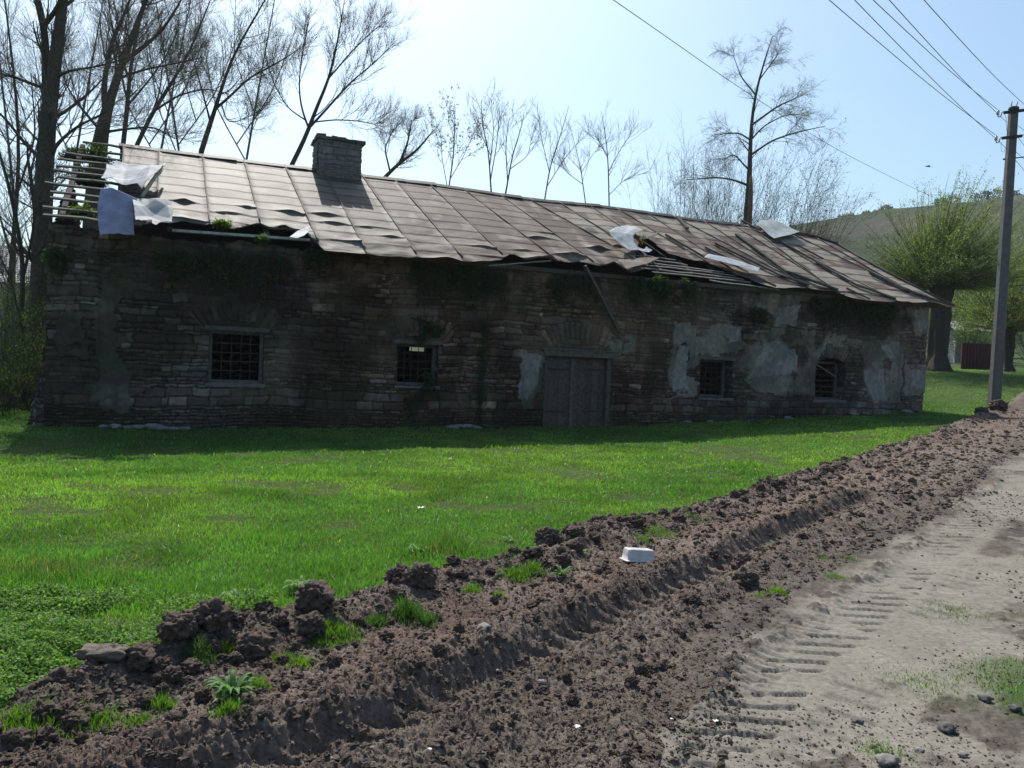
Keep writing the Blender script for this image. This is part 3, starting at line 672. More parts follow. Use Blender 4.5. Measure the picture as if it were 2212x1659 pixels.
# seams as folded ribs; wooden laths nailed over the right-hand ones
for i in range(len(SM)-2):
    a1, a2 = SM[i]; rb = MB(); vs = np.linspace(RV-.05, -.5, 26)
    us = a1+(a2-a1)*(RV-vs)/3.85; vt = v_top(us); ve = v_eave(us); m = (vs < vt-.02) & (vs > ve+.01)
    if i == 14: m &= vs > 1.0
    if m.sum() < 3: continue
    us, vs = us[m], vs[m]
    P = rp(us, vs, .048+.006*np.sin(us*40+vs*9)); P[:, 0] += .012*(vn(vs*5, vs*0, 600+i)-.5)
    rb.tube(P, .017, 5, (.12, .105, .095)); s_ = rb.build('seam', M_tin, ro, smooth=True)
def lath(px, wd=.10, c=(.10, .085, .075), hh=.05):
    q = [onroof(*p) for p in px]; L = MB(); P = [rp(u, v, .07+.02*(k % 2)) for k, (u, v) in enumerate(q)]
    for k in range(len(P)-1): L.bar(P[k], P[k+1]+(P[k+1]-P[k])*.02, wd*(1-.15*(k % 2)), hh, c=np.array(c)*(1+.3*(k % 2)))
    L.build('lath', M_wood, ro)
def z4(l): return [((x/2.602+1850)*.6777, (y/2.602+650)*.6777) for x, y in l]
for pts, wd in [([(795, 120), (878, 222)], .10), ([(335, 222), (475, 308)], .09), ([(700, 280), (1030, 480)], .07), ([(1030, 385), (1350, 545)], .08), ([(1110, 345), (1350, 470), (1640, 605), (1880, 692)], .09),
    ([(1290, 270), (1520, 445), (1700, 575), (1900, 650), (2120, 718)], .15), ([(1640, 325), (1900, 470), (2212, 642)], .10), ([(1340, 165), (1480, 245)], .10), ([(1790, 360), (2000, 470)], .06), ([(1185, 565), (1400, 620), (1610, 702)], .06)]:
    lath(z4(pts), wd, (.085, .075, .07) if wd < .12 else (.075, .08, .06))
for pts, wd in [([(210, 710), (370, 790)], .05), ([(0, 535), (280, 690), (550, 780)], .12), ([(370, 590), (620, 720), (930, 825)], .14), ([(390, 620), (500, 665)], .06)]:
    lath([((x/2.212+2600)*.6777, (y/2.212+600)*.6777) for x, y in pts], wd)
# battens and rafters: bare at the left end, showing through the torn places
rs = np.random.RandomState(31)
for k in range(12):
    v = RV-.10-k*.335; e0 = -11.75+.35*rs.rand()+(.35 if k < 2 else 0); e1 = -9.9
    b = MB(); n = 6; us = np.linspace(e0, e1, n); P = rp(us, v+rs.uniform(-.02, .02), -.02); P[:, 2] += rs.uniform(-.03, .03)*np.linspace(1, 0, n)+.008*rs.randn(n)
    for j in range(n-1): b.bar(P[j], P[j+1], .065, .04, up=(0, RT, -1), c=(.13, .12, .11))
    b.build('batten', M_wood, ro)
for pa, pz in (((565, 440), (690, 452)), ((585, 462), (790, 492)), ((590, 490), (1095, 552)), ((575, 512), (1200, 578)), ((640, 545), (1260, 605)), ((710, 577), (1320, 633)), ((1180, 640), (1560, 690))):
    (u0, v0), (u1, v1) = onroof((pa[0]/2.602+1850)*.6777, (pa[1]/2.602+650)*.6777), onroof((pz[0]/2.602+1850)*.6777, (pz[1]/2.602+650)*.6777)
    b = MB(); P = rp(np.linspace(u0-.4, u1+.4, 7), np.linspace(v0, v1, 7), -.05); P[:, 2] += .008*rs.randn(7)
    for j in range(6): b.bar(P[j], P[j+1], .045, .025, up=(0, RT, -1), c=(.20, .19, .185))
    b.build('batten', M_wood, ro)
for u in list(np.arange(-11.3, -6.0, .95))+list(np.arange(2.4, 9.0, 1.0)):
    b = MB(); b.bar(rp(u, RV, -.13), rp(u, .05 if u > 0 else -.15, -.13), .08, .10, up=(1, 0, 0), c=(.075, .062, .052)); b.build('rafter', M_wood, ro)
x = MB(); q0 = onwall(372, 498, -.12); q1 = onwall(668, 519, -.12)
x.bar((q0[0], -.12, q0[1]), (q1[0], -.14, q1[1]), .14, .05, up=(0, 0, 1), c=(.42, .42, .42)); x.build('eave_board', M_wood, ro)
x = MB(); x.box((-6.4, -.10, 3.86), (11.9, .12, 3.97), (.09, .075, .065), .01); x.build('wall_plate', M_wood, ro)
# ---- chimney
S, T = np.meshgrid(np.linspace(0, 1, 70), np.linspace(0, 1, 80), indexing='ij'); ch = MB()
cu0, cu1, cv0, cv1, cz0, cz1 = -6.0, -4.9, 3.12, 3.9, 5.8, 7.13
for j, (p, q, nrm) in enumerate((((cu0, cv0), (cu1, cv0), (0, -1)), ((cu1, cv0), (cu1, cv1), (1, 0)), ((cu1, cv1), (cu0, cv1), (0, 1)), ((cu0, cv1), (cu0, cv0), (-1, 0)))):
    L_ = math.hypot(q[0]-p[0], q[1]-p[1]); su = S*L_+j*1.7; sz = cz0+T*(cz1-cz0)
    pr, cc = stone_look(su, sz, 91, .9)
    inw = .0
    Pp = np.stack([p[0]+(q[0]-p[0])*S+nrm[0]*(pr*.8+.01), p[1]+(q[1]-p[1])*S+nrm[1]*(pr*.8+.01), sz], -1)
    ch.grid(Pp, (cc*.35+.13).reshape(-1, 3))
co = ch.build('chimney', M_stone, ro, smooth=True)
cc = MB(); rs = np.random.RandomState(8)
for k in range(5):
    u0 = cu0-.06+k*.25; 
    for vv in (cv0-.06, cv0+.42): cc.box((u0, vv, 7.12+rs.uniform(0, .01)), (u0+.24, vv+.46, 7.20+rs.uniform(-.01, .04)), np.array((.12, .11, .09))*rs.uniform(.7, 1.2), .015)
cc.box((cu0+.35, cv0+.05, 7.2), (cu0+.75, cv0+.4, 7.25), (.12, .11, .09), .02)
cc.build('chimney_cap', M_stone, co)

# local -> world
def LW(P):
    P = np.asarray(P, float); c, s = math.cos(TH), math.sin(TH)
    return np.stack([P0[0]+P[..., 0]*c-P[..., 1]*s, P0[1]+P[..., 0]*s+P[..., 1]*c, P[..., 2]], -1)

# ---- loose sheets of metal (each can be lifted off)
def inp(P, x, y): return inpoly(np.array(P, float), x, y)
def sheet(name, pxpoly, dfun, amp, label, group, col, seed, m=M_zinc, fr=2.2, n=80):
    """outline traced on the roof, given its own height above it, creases and thickness"""
    P = np.array(pxpoly, float); lo = P.min(0); hi = P.max(0)
    A, B = np.meshgrid(np.linspace(lo[0], hi[0], n), np.linspace(lo[1], hi[1], n), indexing='ij')
    kp = inpoly(P, (A[:-1, :-1]+A[1:, 1:])/2, (B[:-1, :-1]+B[1:, 1:])/2)
    W_ = np.zeros(A.shape+(3,)); an = seed*1.3
    for i in range(n):
        for j in range(n):
            W_[i, j] = dfun(A[i, j], B[i, j], (A[i, j]-lo[0])/(hi[0]-lo[0]), (B[i, j]-lo[1])/(hi[1]-lo[1]))
    a = (A-lo[0])/(hi[0]-lo[0]); b = (B-lo[1])/(hi[1]-lo[1])
    rq = np.random.RandomState(seed); cr = 0
    for q_ in range(5):
        t_ = an+q_*1.1+rq.uniform(-.4, .4); f_ = fr*(.45+.28*q_); cr = cr+np.abs(((a*math.cos(t_)+b*math.sin(t_))*f_+rq.rand()*2+.15*vn(a*3, b*3, seed+q_)) % 2-1)/(1+q_*.8)
    cr = cr*.6
    W_ = W_+np.array([0, -.5, .86])[None, None]*(cr*amp)[..., None]
    mb = MB(); mb.grid(LW(W_), col, keep=kp); 
    o = mb.build(name, m, smooth=True)
    c = LW(W_).reshape(-1, 3).mean(0)
    md = o.modifiers.new('thickness', 'SOLIDIFY'); md.thickness = .004; md.offset = 0
    return tag(o, label, 'metal sheet', group)
def onr(h):
    def f(x, y, a, b):
        u, v = onroof(x, y); hh = h(a, b) if callable(h) else h
        return rp(u, v, hh)
    return f
def vert(v0, v1):
    def f(x, y, a, b):
        v = v0+(v1-v0)*b; u, z = onwall(x, y, v); return np.array([u, v, z])
    return f
def z5(l): return [((x/3.687+50)*.6777, (y/3.687+430)*.6777) for x, y in l]
SG = 'loose metal sheets torn off the roof'
sheet('metal_sheet', z5([(1180, 400), (1350, 430), (1600, 500), (1735, 515), (1700, 600), (1600, 700), (1480, 870), (1420, 790), (1200, 720), (1130, 650), (1000, 665), (1060, 560), (1070, 460), (1130, 460)]), onr(lambda a, b: .10+.05*a), .30, 'crumpled pale sheet lying folded on the roof under the short pole', SG, (.34, .35, .38), 3, fr=2.6)
sheet('metal_sheet', z5([(1000, 665), (1130, 655), (1430, 785), (1375, 930), (1395, 1200), (1200, 1190), (990, 1210), (970, 1080), (960, 900)]), vert(.05, -.55), .06, 'dull bluish sheet hanging steeply over the left wall top', SG, (.30, .30, .42), 5, fr=1.2)
sheet('metal_sheet', z5([(1372, 925), (1480, 915), (1600, 930), (1820, 955), (1842, 1060), (1828, 1190), (1760, 1160), (1700, 1165), (1650, 1205), (1600, 1190), (1600, 1130), (1500, 1160), (1410, 1212)]), onr(lambda a, b: .10+.1*b), .26, 'creased white sheet bent over the eave beside the hanging bluish sheet', SG, (.34, .35, .36), 8, fr=2.4)
sheet('metal_sheet', z4([(355, 278), (430, 300), (490, 328), (425, 350), (405, 375), (415, 410), (440, 440), (510, 450), (525, 430), (578, 455), (548, 475), (460, 462), (380, 482), (320, 450), (250, 420), (215, 395), (195, 370), (250, 320)]), onr(lambda a, b: .14+.10*(1-a)), .20, 'bright white torn sheet curling beside the hole in the roof', SG, (.46, .47, .48), 11, fr=1.8)
sheet('metal_sheet', z4([(1045, 465), (1200, 495), (1468, 575), (1462, 612), (1300, 570), (1150, 535), (1008, 500)]), onr(.12), .05, 'long pale strip of sheet lying above the bare battens', SG, (.36, .39, .42), 13, fr=1.6)
sheet('metal_sheet', z4([(1495, 180), (1600, 190), (1690, 220), (1740, 255), (1800, 285), (1720, 310), (1590, 328), (1540, 290), (1450, 215)]), onr(lambda a, b: .12+.04*a), .07, 'light grey curled sheet lying just below the right end of the ridge', SG, (.32, .35, .35), 17, fr=1.8)
sheet('metal_sheet', [(624, 520), (640, 508), (668, 499), (664, 512), (655, 520), (640, 523)], onr(.12), .04, 'small bright scrap of sheet at the right end of the pale eave board', SG, (.55, .57, .58), 19)
sheet('metal_sheet', z4([(450, 380), (590, 330), (622, 312), (600, 350), (480, 378)]), onr(lambda a, b: .22), .05, 'dark bent flap of tin sticking up right of the torn white sheet', SG, (.16, .14, .13), 23, m=M_tin)
sheet('metal_sheet', [(1420, 573), (1395, 585), (1350, 596), (1330, 578), (1380, 573)], onr(.12), .06, 'rusty curled flap hanging below the torn white sheet', SG, (.26, .2, .16), 29, m=M_tin)
p = [rp(*onroof(*q), .32) for q in z5([(1490, 880), (1560, 760), (1650, 620), (1690, 590), (1750, 480)])]
mb = MB(); mb.tube(LW(np.array(p)), [.035, .04, .036, .034, .028], 8, (.36, .36, .28)); tag(mb.build('wooden_pole', M_wood, smooth=True), 'short pale barkless pole lying slanted on the crumpled sheet', 'pole')
mb = MB(); a = onwall(1264, 574, -.28); b = onwall(1336, 712, -.14)
mb.bar(LW(np.array([a[0], -.28, a[1]])), LW(np.array([b[0], -.10, b[1]])), .09, .06, c=(.12, .10, .09)); tag(mb.build('hanging_beam', M_wood), 'dark broken beam hanging slantwise from the eave above the door', 'beam')
mb = MB(); a = onwall(1056, 574, -.45); b = onwall(1190, 563, -.3)
mb.bar(LW(np.array([a[0], -.45, a[1]])), LW(np.array([b[0], -.3, b[1]])), .05, .03, c=(.24, .22, .2)); tag(mb.build('loose_lath', M_wood), 'thin grey lath poking out under the middle of the eave', 'lath')

# ------------------------------------------------------------------ trees
def resample(pts, m):
    pts = np.asarray(pts, float); d = np.r_[0, np.cumsum(np.linalg.norm(np.diff(pts[:, :3], axis=0), axis=1))]
    t = np.linspace(0, d[-1], m); Q = np.stack([np.interp(t, d, pts[:, k]) for k in range(pts.shape[1])], -1)
    for _ in range(2):
        Q[1:-1] = Q[1:-1]*.5+(Q[:-2]+Q[2:])*.25
    return Q
def limbs(spec, Y, rs, m=14, drift=.6):
    """spec: lists of (px, py, width px); each limb wanders in depth a little"""
    P, R = [], []
    for l in spec:
        y0 = Y; dy = rs.uniform(-drift, drift); q = []
        for i, (x, y, wpx) in enumerate(l):
            Yi = Y+dy*i/(len(l)-1)*(1 if l is not spec[0] else .3)
            p = at(x, y, Yi); q.append((*p, wpx*Yi/FPX/2))
        q = np.array(q)
        if P:      # every limb starts on the trunk or on an earlier limb
            A = np.concatenate(P); k = np.argmin((A[:, 0]-q[0, 0])**2+(A[:, 2]-q[0, 2])**2); d_ = A[k]-q[0, :3]
            q[:, 1] += d_[1]; d_[1] = 0; q[:, :3] += d_[None]*np.linspace(1, 0, len(q))[:, None]**2
        q = resample(q, m); P.append(q[:, :3]); R.append(q[:, 3])
    return np.array(P), np.array(R)
def grow(P, R, n, ln, rs, tr=(.25, .98), ang=(25, 60), up=.12, m=7, rr=.55, rmin=.004, wob=.07, wind=(0, 0, 0), taper=.25, lenk=.5):
    N_, m0 = P.shape[:2]; idx = np.repeat(np.arange(N_), n); t = rs.uniform(tr[0], tr[1], len(idx))*(m0-1)
    i0 = np.clip(t.astype(int), 0, m0-2); f = (t-i0)[:, None]
    p = P[idx, i0]*(1-f)+P[idx, i0+1]*f; T = P[idx, i0+1]-P[idx, i0]; T /= np.linalg.norm(T, axis=1, keepdims=True)+1e-9
    r = R[idx, i0]*(1-f[:, 0])+R[idx, i0+1]*f[:, 0]
    q = rs.normal(size=p.shape); q -= T*(q*T).sum(1, keepdims=True); q /= np.linalg.norm(q, axis=1, keepdims=True)
    a = np.radians(rs.uniform(ang[0], ang[1], len(idx)))[:, None]; d = T*np.cos(a)+q*np.sin(a)
    L_ = ln*rs.uniform(.5, 1.2, len(idx))*(1-lenk*t/(m0-1)); st = (L_/(m-1))[:, None]
    out = [p]; w_ = np.array(wind, float)
    for j in range(m-1):
        d = d+np.array([0, 0, up])+w_+rs.normal(size=d.shape)*wob; d /= np.linalg.norm(d, axis=1, keepdims=True)
        p = p+d*st; out.append(p)
    r0 = np.clip(r*rr*rs.uniform(.6, 1.1, len(idx)), rmin, None)
    return np.stack(out, 1), r0[:, None]*np.linspace(1, taper, m)[None, :].clip(.2, 1)
def leaves(P, n, size, rs, spread=.03, tr=(0, 1), asp=.45, hang=0.0):
    """n small leaf faces per twig"""
    N_, m = P.shape[:2]; idx = np.repeat(np.arange(N_), n); t = rs.uniform(tr[0], tr[1], len(idx))*(m-1)
    i0 = np.clip(t.astype(int), 0, m-2); f = (t-i0)[:, None]
    c = P[idx, i0]*(1-f)+P[idx, i0+1]*f+rs.normal(size=(len(idx), 3))*spread
    T = P[idx, i0+1]-P[idx, i0]; T /= np.linalg.norm(T, axis=1, keepdims=True)+1e-9
    d = T+rs.normal(size=c.shape)*.6+np.array([0, 0, -hang]); d /= np.linalg.norm(d, axis=1, keepdims=True)
    s = np.cross(d, rs.normal(size=c.shape)); s /= np.linalg.norm(s, axis=1, keepdims=True)
    z = (size*rs.uniform(.5, 1.3, len(idx)))[:, None]
    V = np.stack([c, c+d*z*.5+s*z*asp*.5, c+d*z, c+d*z*.5-s*z*asp*.5], 1).reshape(-1, 3)
    return V, np.arange(len(V)).reshape(-1, 4)
def put(name, parts, mt, parent, loc, smooth=True):
    """parts: list of (V, [faces], colour)"""
    V = np.concatenate([p[0] for p in parts]); C = np.concatenate([np.broadcast_to(np.array(p[2], float), (len(p[0]), 3)) for p in parts])
    F = {}; n = 0
    for v, fs, c in parts:
        for f in fs: F.setdefault(f.shape[1], []).append(f+n)
        n += len(v)
    o = mk(name, V-np.array(loc)[None], [np.concatenate(F[k]) for k in F], mt, parent, C, smooth)
    return o
BK = np.array((.085, .075, .06))
def leafcol(n, base_, rs, v=.35):
    c = np.array(base_)[None]*(1+v*rs.uniform(-1, 1, (n, 1)))*(1+.12*rs.uniform(-1, 1, (n, 3))); return np.repeat(c, 4, 0)
def tree(name, label, spec, Y, seed, L1=(10, 1.6), L2=(9, .8), L3=(5, .35), group=None, cat='tree', bark=BK, up=.10, wind=(0, 0, 0), leaf=None, ang=(25, 60), tr1=(.25, .98), down=True, rmin=.0032):
    rs = np.random.RandomState(seed)
    sp = [list(l) for l in spec]
    if down:      # carry the trunk to the ground behind whatever hides it
        x, y, wpx = sp[0][0]; p = at(x, y, Y); g = zat(p[0], p[1])-.1
    P, R = limbs(sp, Y, rs)
    root = P[0][0].copy(); gz = zat(root[0], root[1])-.12
    trunk = P[0]; tr_ = R[0]
    if root[2] > gz+.05:
        low = np.array([[root[0]-.1*(root[2]-gz)*(trunk[3, 0]-root[0])/(trunk[3, 2]-root[2]+.1), root[1], gz+(root[2]-gz)*k] for k in (0, .25, .5, .75)])
        trunk = np.vstack([low, trunk]); tr_ = np.r_[tr_[0]*np.array([1.7, 1.35, 1.22, 1.1]), tr_]
    loc = (float(trunk[0, 0]), float(trunk[0, 1]), float(gz))
    t = empty(name, loc, label, cat, group)
    V, F = tubes(trunk[None], tr_[None], 12, cap=True); put('trunk', [(V, F, bark)], M_bark, t, loc)
    parts = []
    if len(P) > 1:
        V, F = tubes(P[1:], R[1:], 8); parts.append((V, F, bark))
    P1, R1 = grow(P, R, L1[0], L1[1], rs, up=up, rr=.38, rmin=.009, wind=wind, ang=ang, tr=tr1, m=9)
    V, F = tubes(P1, R1, 5); parts.append((V, F, bark*1.2))
    P2, R2 = grow(P1, R1, L2[0], L2[1], rs, up=up, rr=.5, rmin=.0055, wind=wind, tr=(.12, 1), m=7, ang=ang)
    V, F = tubes(P2, R2, 4); parts.append((V, F, bark*1.6))
    P3, R3 = grow(P2, R2, L3[0], L3[1], rs, up=up*.5, rr=.6, rmin=rmin, wind=wind, tr=(.1, 1), m=5)
    V, F = tubes(P3, R3, 3); parts.append((V, F, bark*2.0))
    put('crown', parts, M_bark, t, loc)
    if leaf:
        V, F = leaves(P3, leaf[0], leaf[1], rs, hang=leaf[3] if len(leaf) > 3 else 0); put('leaves', [(V, [F], leafcol(len(V)//4, leaf[2], rs))], M_leaf, t, loc, False)
    return t
k4 = .4289
def d4(l): return [(x*k4, y*k4, w_*k4) for x, y, w_ in l]
def d5(l): return [(x*.6017+881, y*.6017, w_) for x, y, w_ in l]
TG = 'bare trees behind the left part of the roof'
tree('tree', 'tallest thick dark tree at the left edge, forked high above the battens', [
    [(75, 905, 46), (82, 760, 42), (88, 600, 39), (93, 450, 37), (98, 320, 36), (101, 225, 34), (113, 172, 27), (124, 107, 24), (138, 0, 19), (150, -140, 14), (160, -300, 6)],
    d4([(232, 520, 55), (228, 400, 45), (226, 300, 42), (228, 130, 36), (195, 0, 24), (150, -200, 12), (120, -420, 5)]), d4([(230, 125, 30), (270, 60, 22), (300, -20, 20), (360, -240, 8)]),
    d4([(200, 460, 22), (150, 430, 16), (60, 385, 13), (-60, 360, 8)]), d4([(245, 750, 30), (300, 680, 17), (390, 620, 13), (480, 590, 10), (540, 560, 5)]), d4([(275, 400, 22), (360, 358, 12), (480, 340, 9), (620, 300, 4)]),
    d4([(185, 810, 22), (100, 710, 16), (20, 590, 12), (-90, 500, 6)])], 22, 1, L1=(16, 2.5), L2=(10, 1.4), L3=(5, .55), group=TG)
tree('tree', 'mossy leaning tree with two stems rising directly behind the bare battens', [
    d4([(498, 760, 78), (510, 680, 66), (525, 590, 58), (545, 520, 42), (575, 440, 38), (640, 250, 30), (700, 100, 24), (738, 0, 20), (800, -200, 12), (850, -400, 5)]),
    d4([(520, 600, 34), (508, 460, 28), (540, 310, 24), (560, 200, 20), (620, 100, 16), (655, 0, 12), (700, -160, 5)]), d4([(640, 275, 26), (740, 210, 20), (820, 150, 16), (880, 60, 12), (930, -30, 9), (1010, -200, 4)]),
    d4([(545, 690, 16), (640, 660, 12), (780, 640, 9), (880, 700, 4)]), d4([(600, 440, 14), (720, 370, 11), (860, 330, 8), (1020, 290, 4)]), d4([(470, 640, 15), (380, 520, 11), (330, 430, 7), (300, 330, 3)])], 26, 2, L1=(16, 2.5), L2=(10, 1.4), L3=(5, .55), group=TG, bark=BK*1.1)
tree('tree', 'slim upright tree just right of the mossy leaning tree', [d4([(620, 730, 24), (635, 600, 22), (650, 430, 20), (660, 300, 16), (690, 180, 12), (720, 40, 9), (740, -120, 4)]), d4([(652, 400, 12), (600, 280, 9), (560, 120, 6), (540, -40, 3)]), d4([(640, 560, 12), (740, 430, 9), (830, 300, 6), (900, 140, 3)])], 28.5, 3, L1=(16, 2.3), L2=(10, 1.3), L3=(5, .5), group=TG)
tree('tree', 'slender tree bending far to the right over the roof, left of the forked one', [d4([(690, 730, 22), (750, 600, 20), (860, 420, 16), (930, 320, 12), (1000, 150, 9), (1060, 0, 5)]), d4([(790, 540, 12), (900, 470, 9), (1040, 440, 6), (1150, 470, 3)]), d4([(740, 620, 10), (800, 480, 8), (820, 300, 5), (860, 120, 3)])], 30, 4, L1=(16, 2.4), L2=(10, 1.3), L3=(5, .5), group=TG)
tree('tree', 'tree forking just above the ridge halfway between battens and chimney', [d4([(1015, 760, 27), (1045, 660, 25), (1075, 580, 22), (1120, 430, 16), (1150, 340, 14), (1210, 210, 11), (1290, 80, 9), (1345, -20, 6), (1400, -120, 3)]),
    d4([(1080, 575, 16), (1160, 500, 12), (1250, 400, 10), (1400, 320, 7), (1510, 245, 3)]), d4([(1040, 640, 12), (1035, 560, 9), (1000, 400, 7), (960, 250, 3)]), d4([(1130, 530, 8), (1150, 620, 6), (1210, 610, 5), (1300, 560, 2)])], 31, 5, L1=(15, 2.3), L2=(10, 1.3), L3=(5, .5), group=TG, leaf=(1, .05, (.10, .10, .05)))
tree('tree', 'broad fan shaped tree standing just left of the chimney', [d4([(1470, 830, 24), (1550, 670, 21), (1600, 520, 17), (1650, 430, 14), (1690, 260, 10), (1720, 100, 6), (1735, 0, 3)]), d4([(1560, 655, 13), (1660, 540, 11), (1760, 420, 9), (1880, 320, 5), (1960, 240, 3)]),
    d4([(1545, 670, 11), (1510, 560, 9), (1500, 420, 7), (1525, 250, 5), (1560, 80, 3)]), d4([(1600, 610, 8), (1700, 600, 7), (1830, 610, 5), (1930, 640, 2)]), d4([(1500, 640, 8), (1430, 560, 6), (1370, 420, 5), (1340, 300, 2)]), d4([(1660, 420, 9), (1780, 260, 7), (1880, 150, 4), (1950, 100, 2)])], 32, 6, L1=(17, 2.2), L2=(10, 1.3), L3=(5, .5), group=TG, ang=(20, 50))
for i_, (x_, xt_, Y_, lb_) in enumerate([(150, 230, 38, 'faint distant bare tree between the two thickest trunks'), (330, 420, 40, 'faint distant bare tree behind the third and fourth stems'), (520, 600, 42, 'faint distant bare tree behind the tree halfway to the chimney'), (30, -20, 36, 'faint distant bare tree at the left edge behind the thickest trunk'), (400, 330, 44, 'most distant bare tree leaning left above the ridge')]):
    tree('tree', lb_, [[(x_, 420, 5.5), ((x_*2+xt_)/3, 260, 4.5), ((x_+2*xt_)/3, 110, 3), (xt_, -40, 1.5)], [(x_, 330, 3), (x_-60, 220, 2.5), (x_-80, 90, 1.3)], [(x_+5, 300, 3), (x_+70, 200, 2.5), (x_+120, 60, 1.3)], [(x_+10, 240, 2.5), (x_-20, 120, 2), (x_-10, 0, 1)]], Y_, 500+i_, L1=(13, 3.0), L2=(9, 1.6), L3=(4, .6), group=TG, ang=(18, 48), bark=BK*1.6)
tree('tree', 'thin bare tree at the left edge in front of the tiled roof', [[(8, 900, 12), (14, 700, 10), (30, 500, 9), (45, 330, 7), (30, 150, 5), (10, 0, 3)], [(24, 560, 6), (-10, 430, 4), (-60, 330, 2)], [(36, 440, 5), (80, 300, 4), (70, 160, 2)]], 24, 7, L1=(12, 1.9), L2=(9, 1.0), L3=(5, .45), group=TG)
tree('tree', 'thin bare tree close against the thickest trunk at the left edge', [[(50, 880, 11), (44, 700, 10), (52, 560, 9), (20, 400, 7), (-10, 300, 5)], [(48, 620, 7), (75, 480, 5), (60, 380, 4), (90, 260, 2)], [(50, 720, 5), (20, 600, 4), (-20, 520, 3)]], 19.5, 8, L1=(12, 1.5), L2=(9, .8), L3=(5, .4), group=TG)
tree('tree', 'low spreading bare tree right of the chimney, leaning right', [[(815, 400, 9), (858, 356, 7), (900, 326, 5), (938, 280, 2)], [(858, 356, 5), (880, 310, 4), (890, 260, 2)], [(840, 370, 4), (830, 320, 3), (850, 280, 2)]], 36, 9, L1=(14, 1.5), L2=(9, .9), L3=(4, .4), group='young trees behind the middle of the ridge')
SGp = 'young trees behind the middle of the ridge'
for i, (lb, sp, lf) in enumerate([
    ('budding sapling with small pale leaves, first beyond the chimney tree', [[(145, 690, 5), (165, 550, 4), (168, 460, 3), (170, 380, 1.5)], [(150, 640, 3), (200, 560, 2), (235, 480, 1.2)], [(140, 690, 3), (120, 560, 2), (118, 460, 1.2)]], (3, .11, (.12, .13, .08))),
    ('upright sapling with four steep stems behind the ridge', [[(300, 700, 6), (290, 550, 4), (265, 430, 3), (264, 360, 1.5)], [(302, 640, 4), (320, 520, 3), (330, 400, 1.5)], [(296, 600, 3), (310, 470, 2), (298, 355, 1)], [(290, 560, 3), (255, 470, 2), (240, 400, 1)]], None),
    ('sapling with outcurved stems right of the four stemmed one', [[(350, 700, 6), (375, 560, 4), (410, 450, 3), (418, 400, 1.2)], [(355, 650, 4), (350, 520, 3), (365, 420, 1.2)], [(365, 600, 3), (430, 560, 2), (450, 470, 1)]], None),
    ('sapling with a tall V of two stems in the middle of the ridge', [[(490, 725, 5), (510, 600, 4), (550, 480, 3), (578, 380, 1.2)], [(505, 610, 3), (480, 500, 2), (470, 430, 1)], [(500, 660, 3), (560, 570, 2), (620, 500, 1)]], None),
    ('smallest sapling between the V shaped one and the last single stem', [[(640, 745, 4), (620, 600, 3), (605, 540, 2), (590, 480, 1)], [(630, 670, 2.5), (570, 620, 2), (550, 580, 1)], [(622, 620, 2), (660, 560, 1.5), (690, 520, 1)]], None),
    ('single stemmed sapling, last one before the tall willow', [[(723, 755, 5), (720, 600, 4), (712, 500, 3), (695, 400, 1.2)], [(722, 610, 3), (760, 540, 2), (830, 440, 1)], [(718, 560, 2.5), (690, 510, 2), (665, 470, 1)], [(724, 690, 2.5), (770, 650, 2), (820, 620, 1)]], None)]):
    tree('young_tree', lb, [d5([(x, y, w_*.62) for x, y, w_ in l]) for l in sp], 34+i*.8, 20+i, L1=(8, 2.1), L2=(5, .9), L3=(2, .4), group=SGp, up=.06, leaf=lf, ang=(22, 46), bark=BK*1.5)
rs = np.random.RandomState(5)
tree('tree', 'tall slender willow standing behind the right part of the roof', [[(1611, 500, 15), (1616, 430, 14), (1619, 391, 11), (1621, 301, 8), (1626, 229, 6), (1645, 150, 4), (1669, 78, 1.5)],
    [(1611, 402, 6), (1591, 391, 4.5), (1555, 383, 3.5), (1483, 388, 1.5)], [(1621, 289, 4), (1597, 283, 3.5), (1543, 290, 1.5)], [(1625, 320, 5), (1669, 296, 4), (1723, 283, 3), (1784, 272, 1.2)], [(1626, 271, 5), (1681, 229, 3.5), (1735, 205, 1.5)],
    [(1622, 300, 4), (1650, 270, 3), (1700, 245, 2), (1750, 250, 1)], [(1628, 220, 3.5), (1600, 170, 2.5), (1585, 120, 1)], [(1640, 165, 3), (1670, 130, 2), (1690, 105, 1)], [(1616, 360, 4), (1585, 330, 3), (1560, 345, 1)]], 45, 30, L1=(11, 2.0), L2=(8, 1.1), L3=(5, .6), cat='tree', up=-.035, wind=(.02, 0, 0), leaf=(1, .05, (.14, .15, .10)), rmin=.005, tr1=(.3, 1))
mb = MB(); q = [at(1621, 440, 44.7), at(1622, 400, 44.7), at(1622, 378, 44.7)]; g = q[0].copy(); g[2] = zat(g[0], g[1])
mb.tube(np.array([g]+q), [.16, .14, .12, .06], 8, (.26, .17, .10)); tag(mb.build('tree_stump', M_bark, smooth=True), 'broken reddish snag standing against the trunk of the tall willow', 'stump')
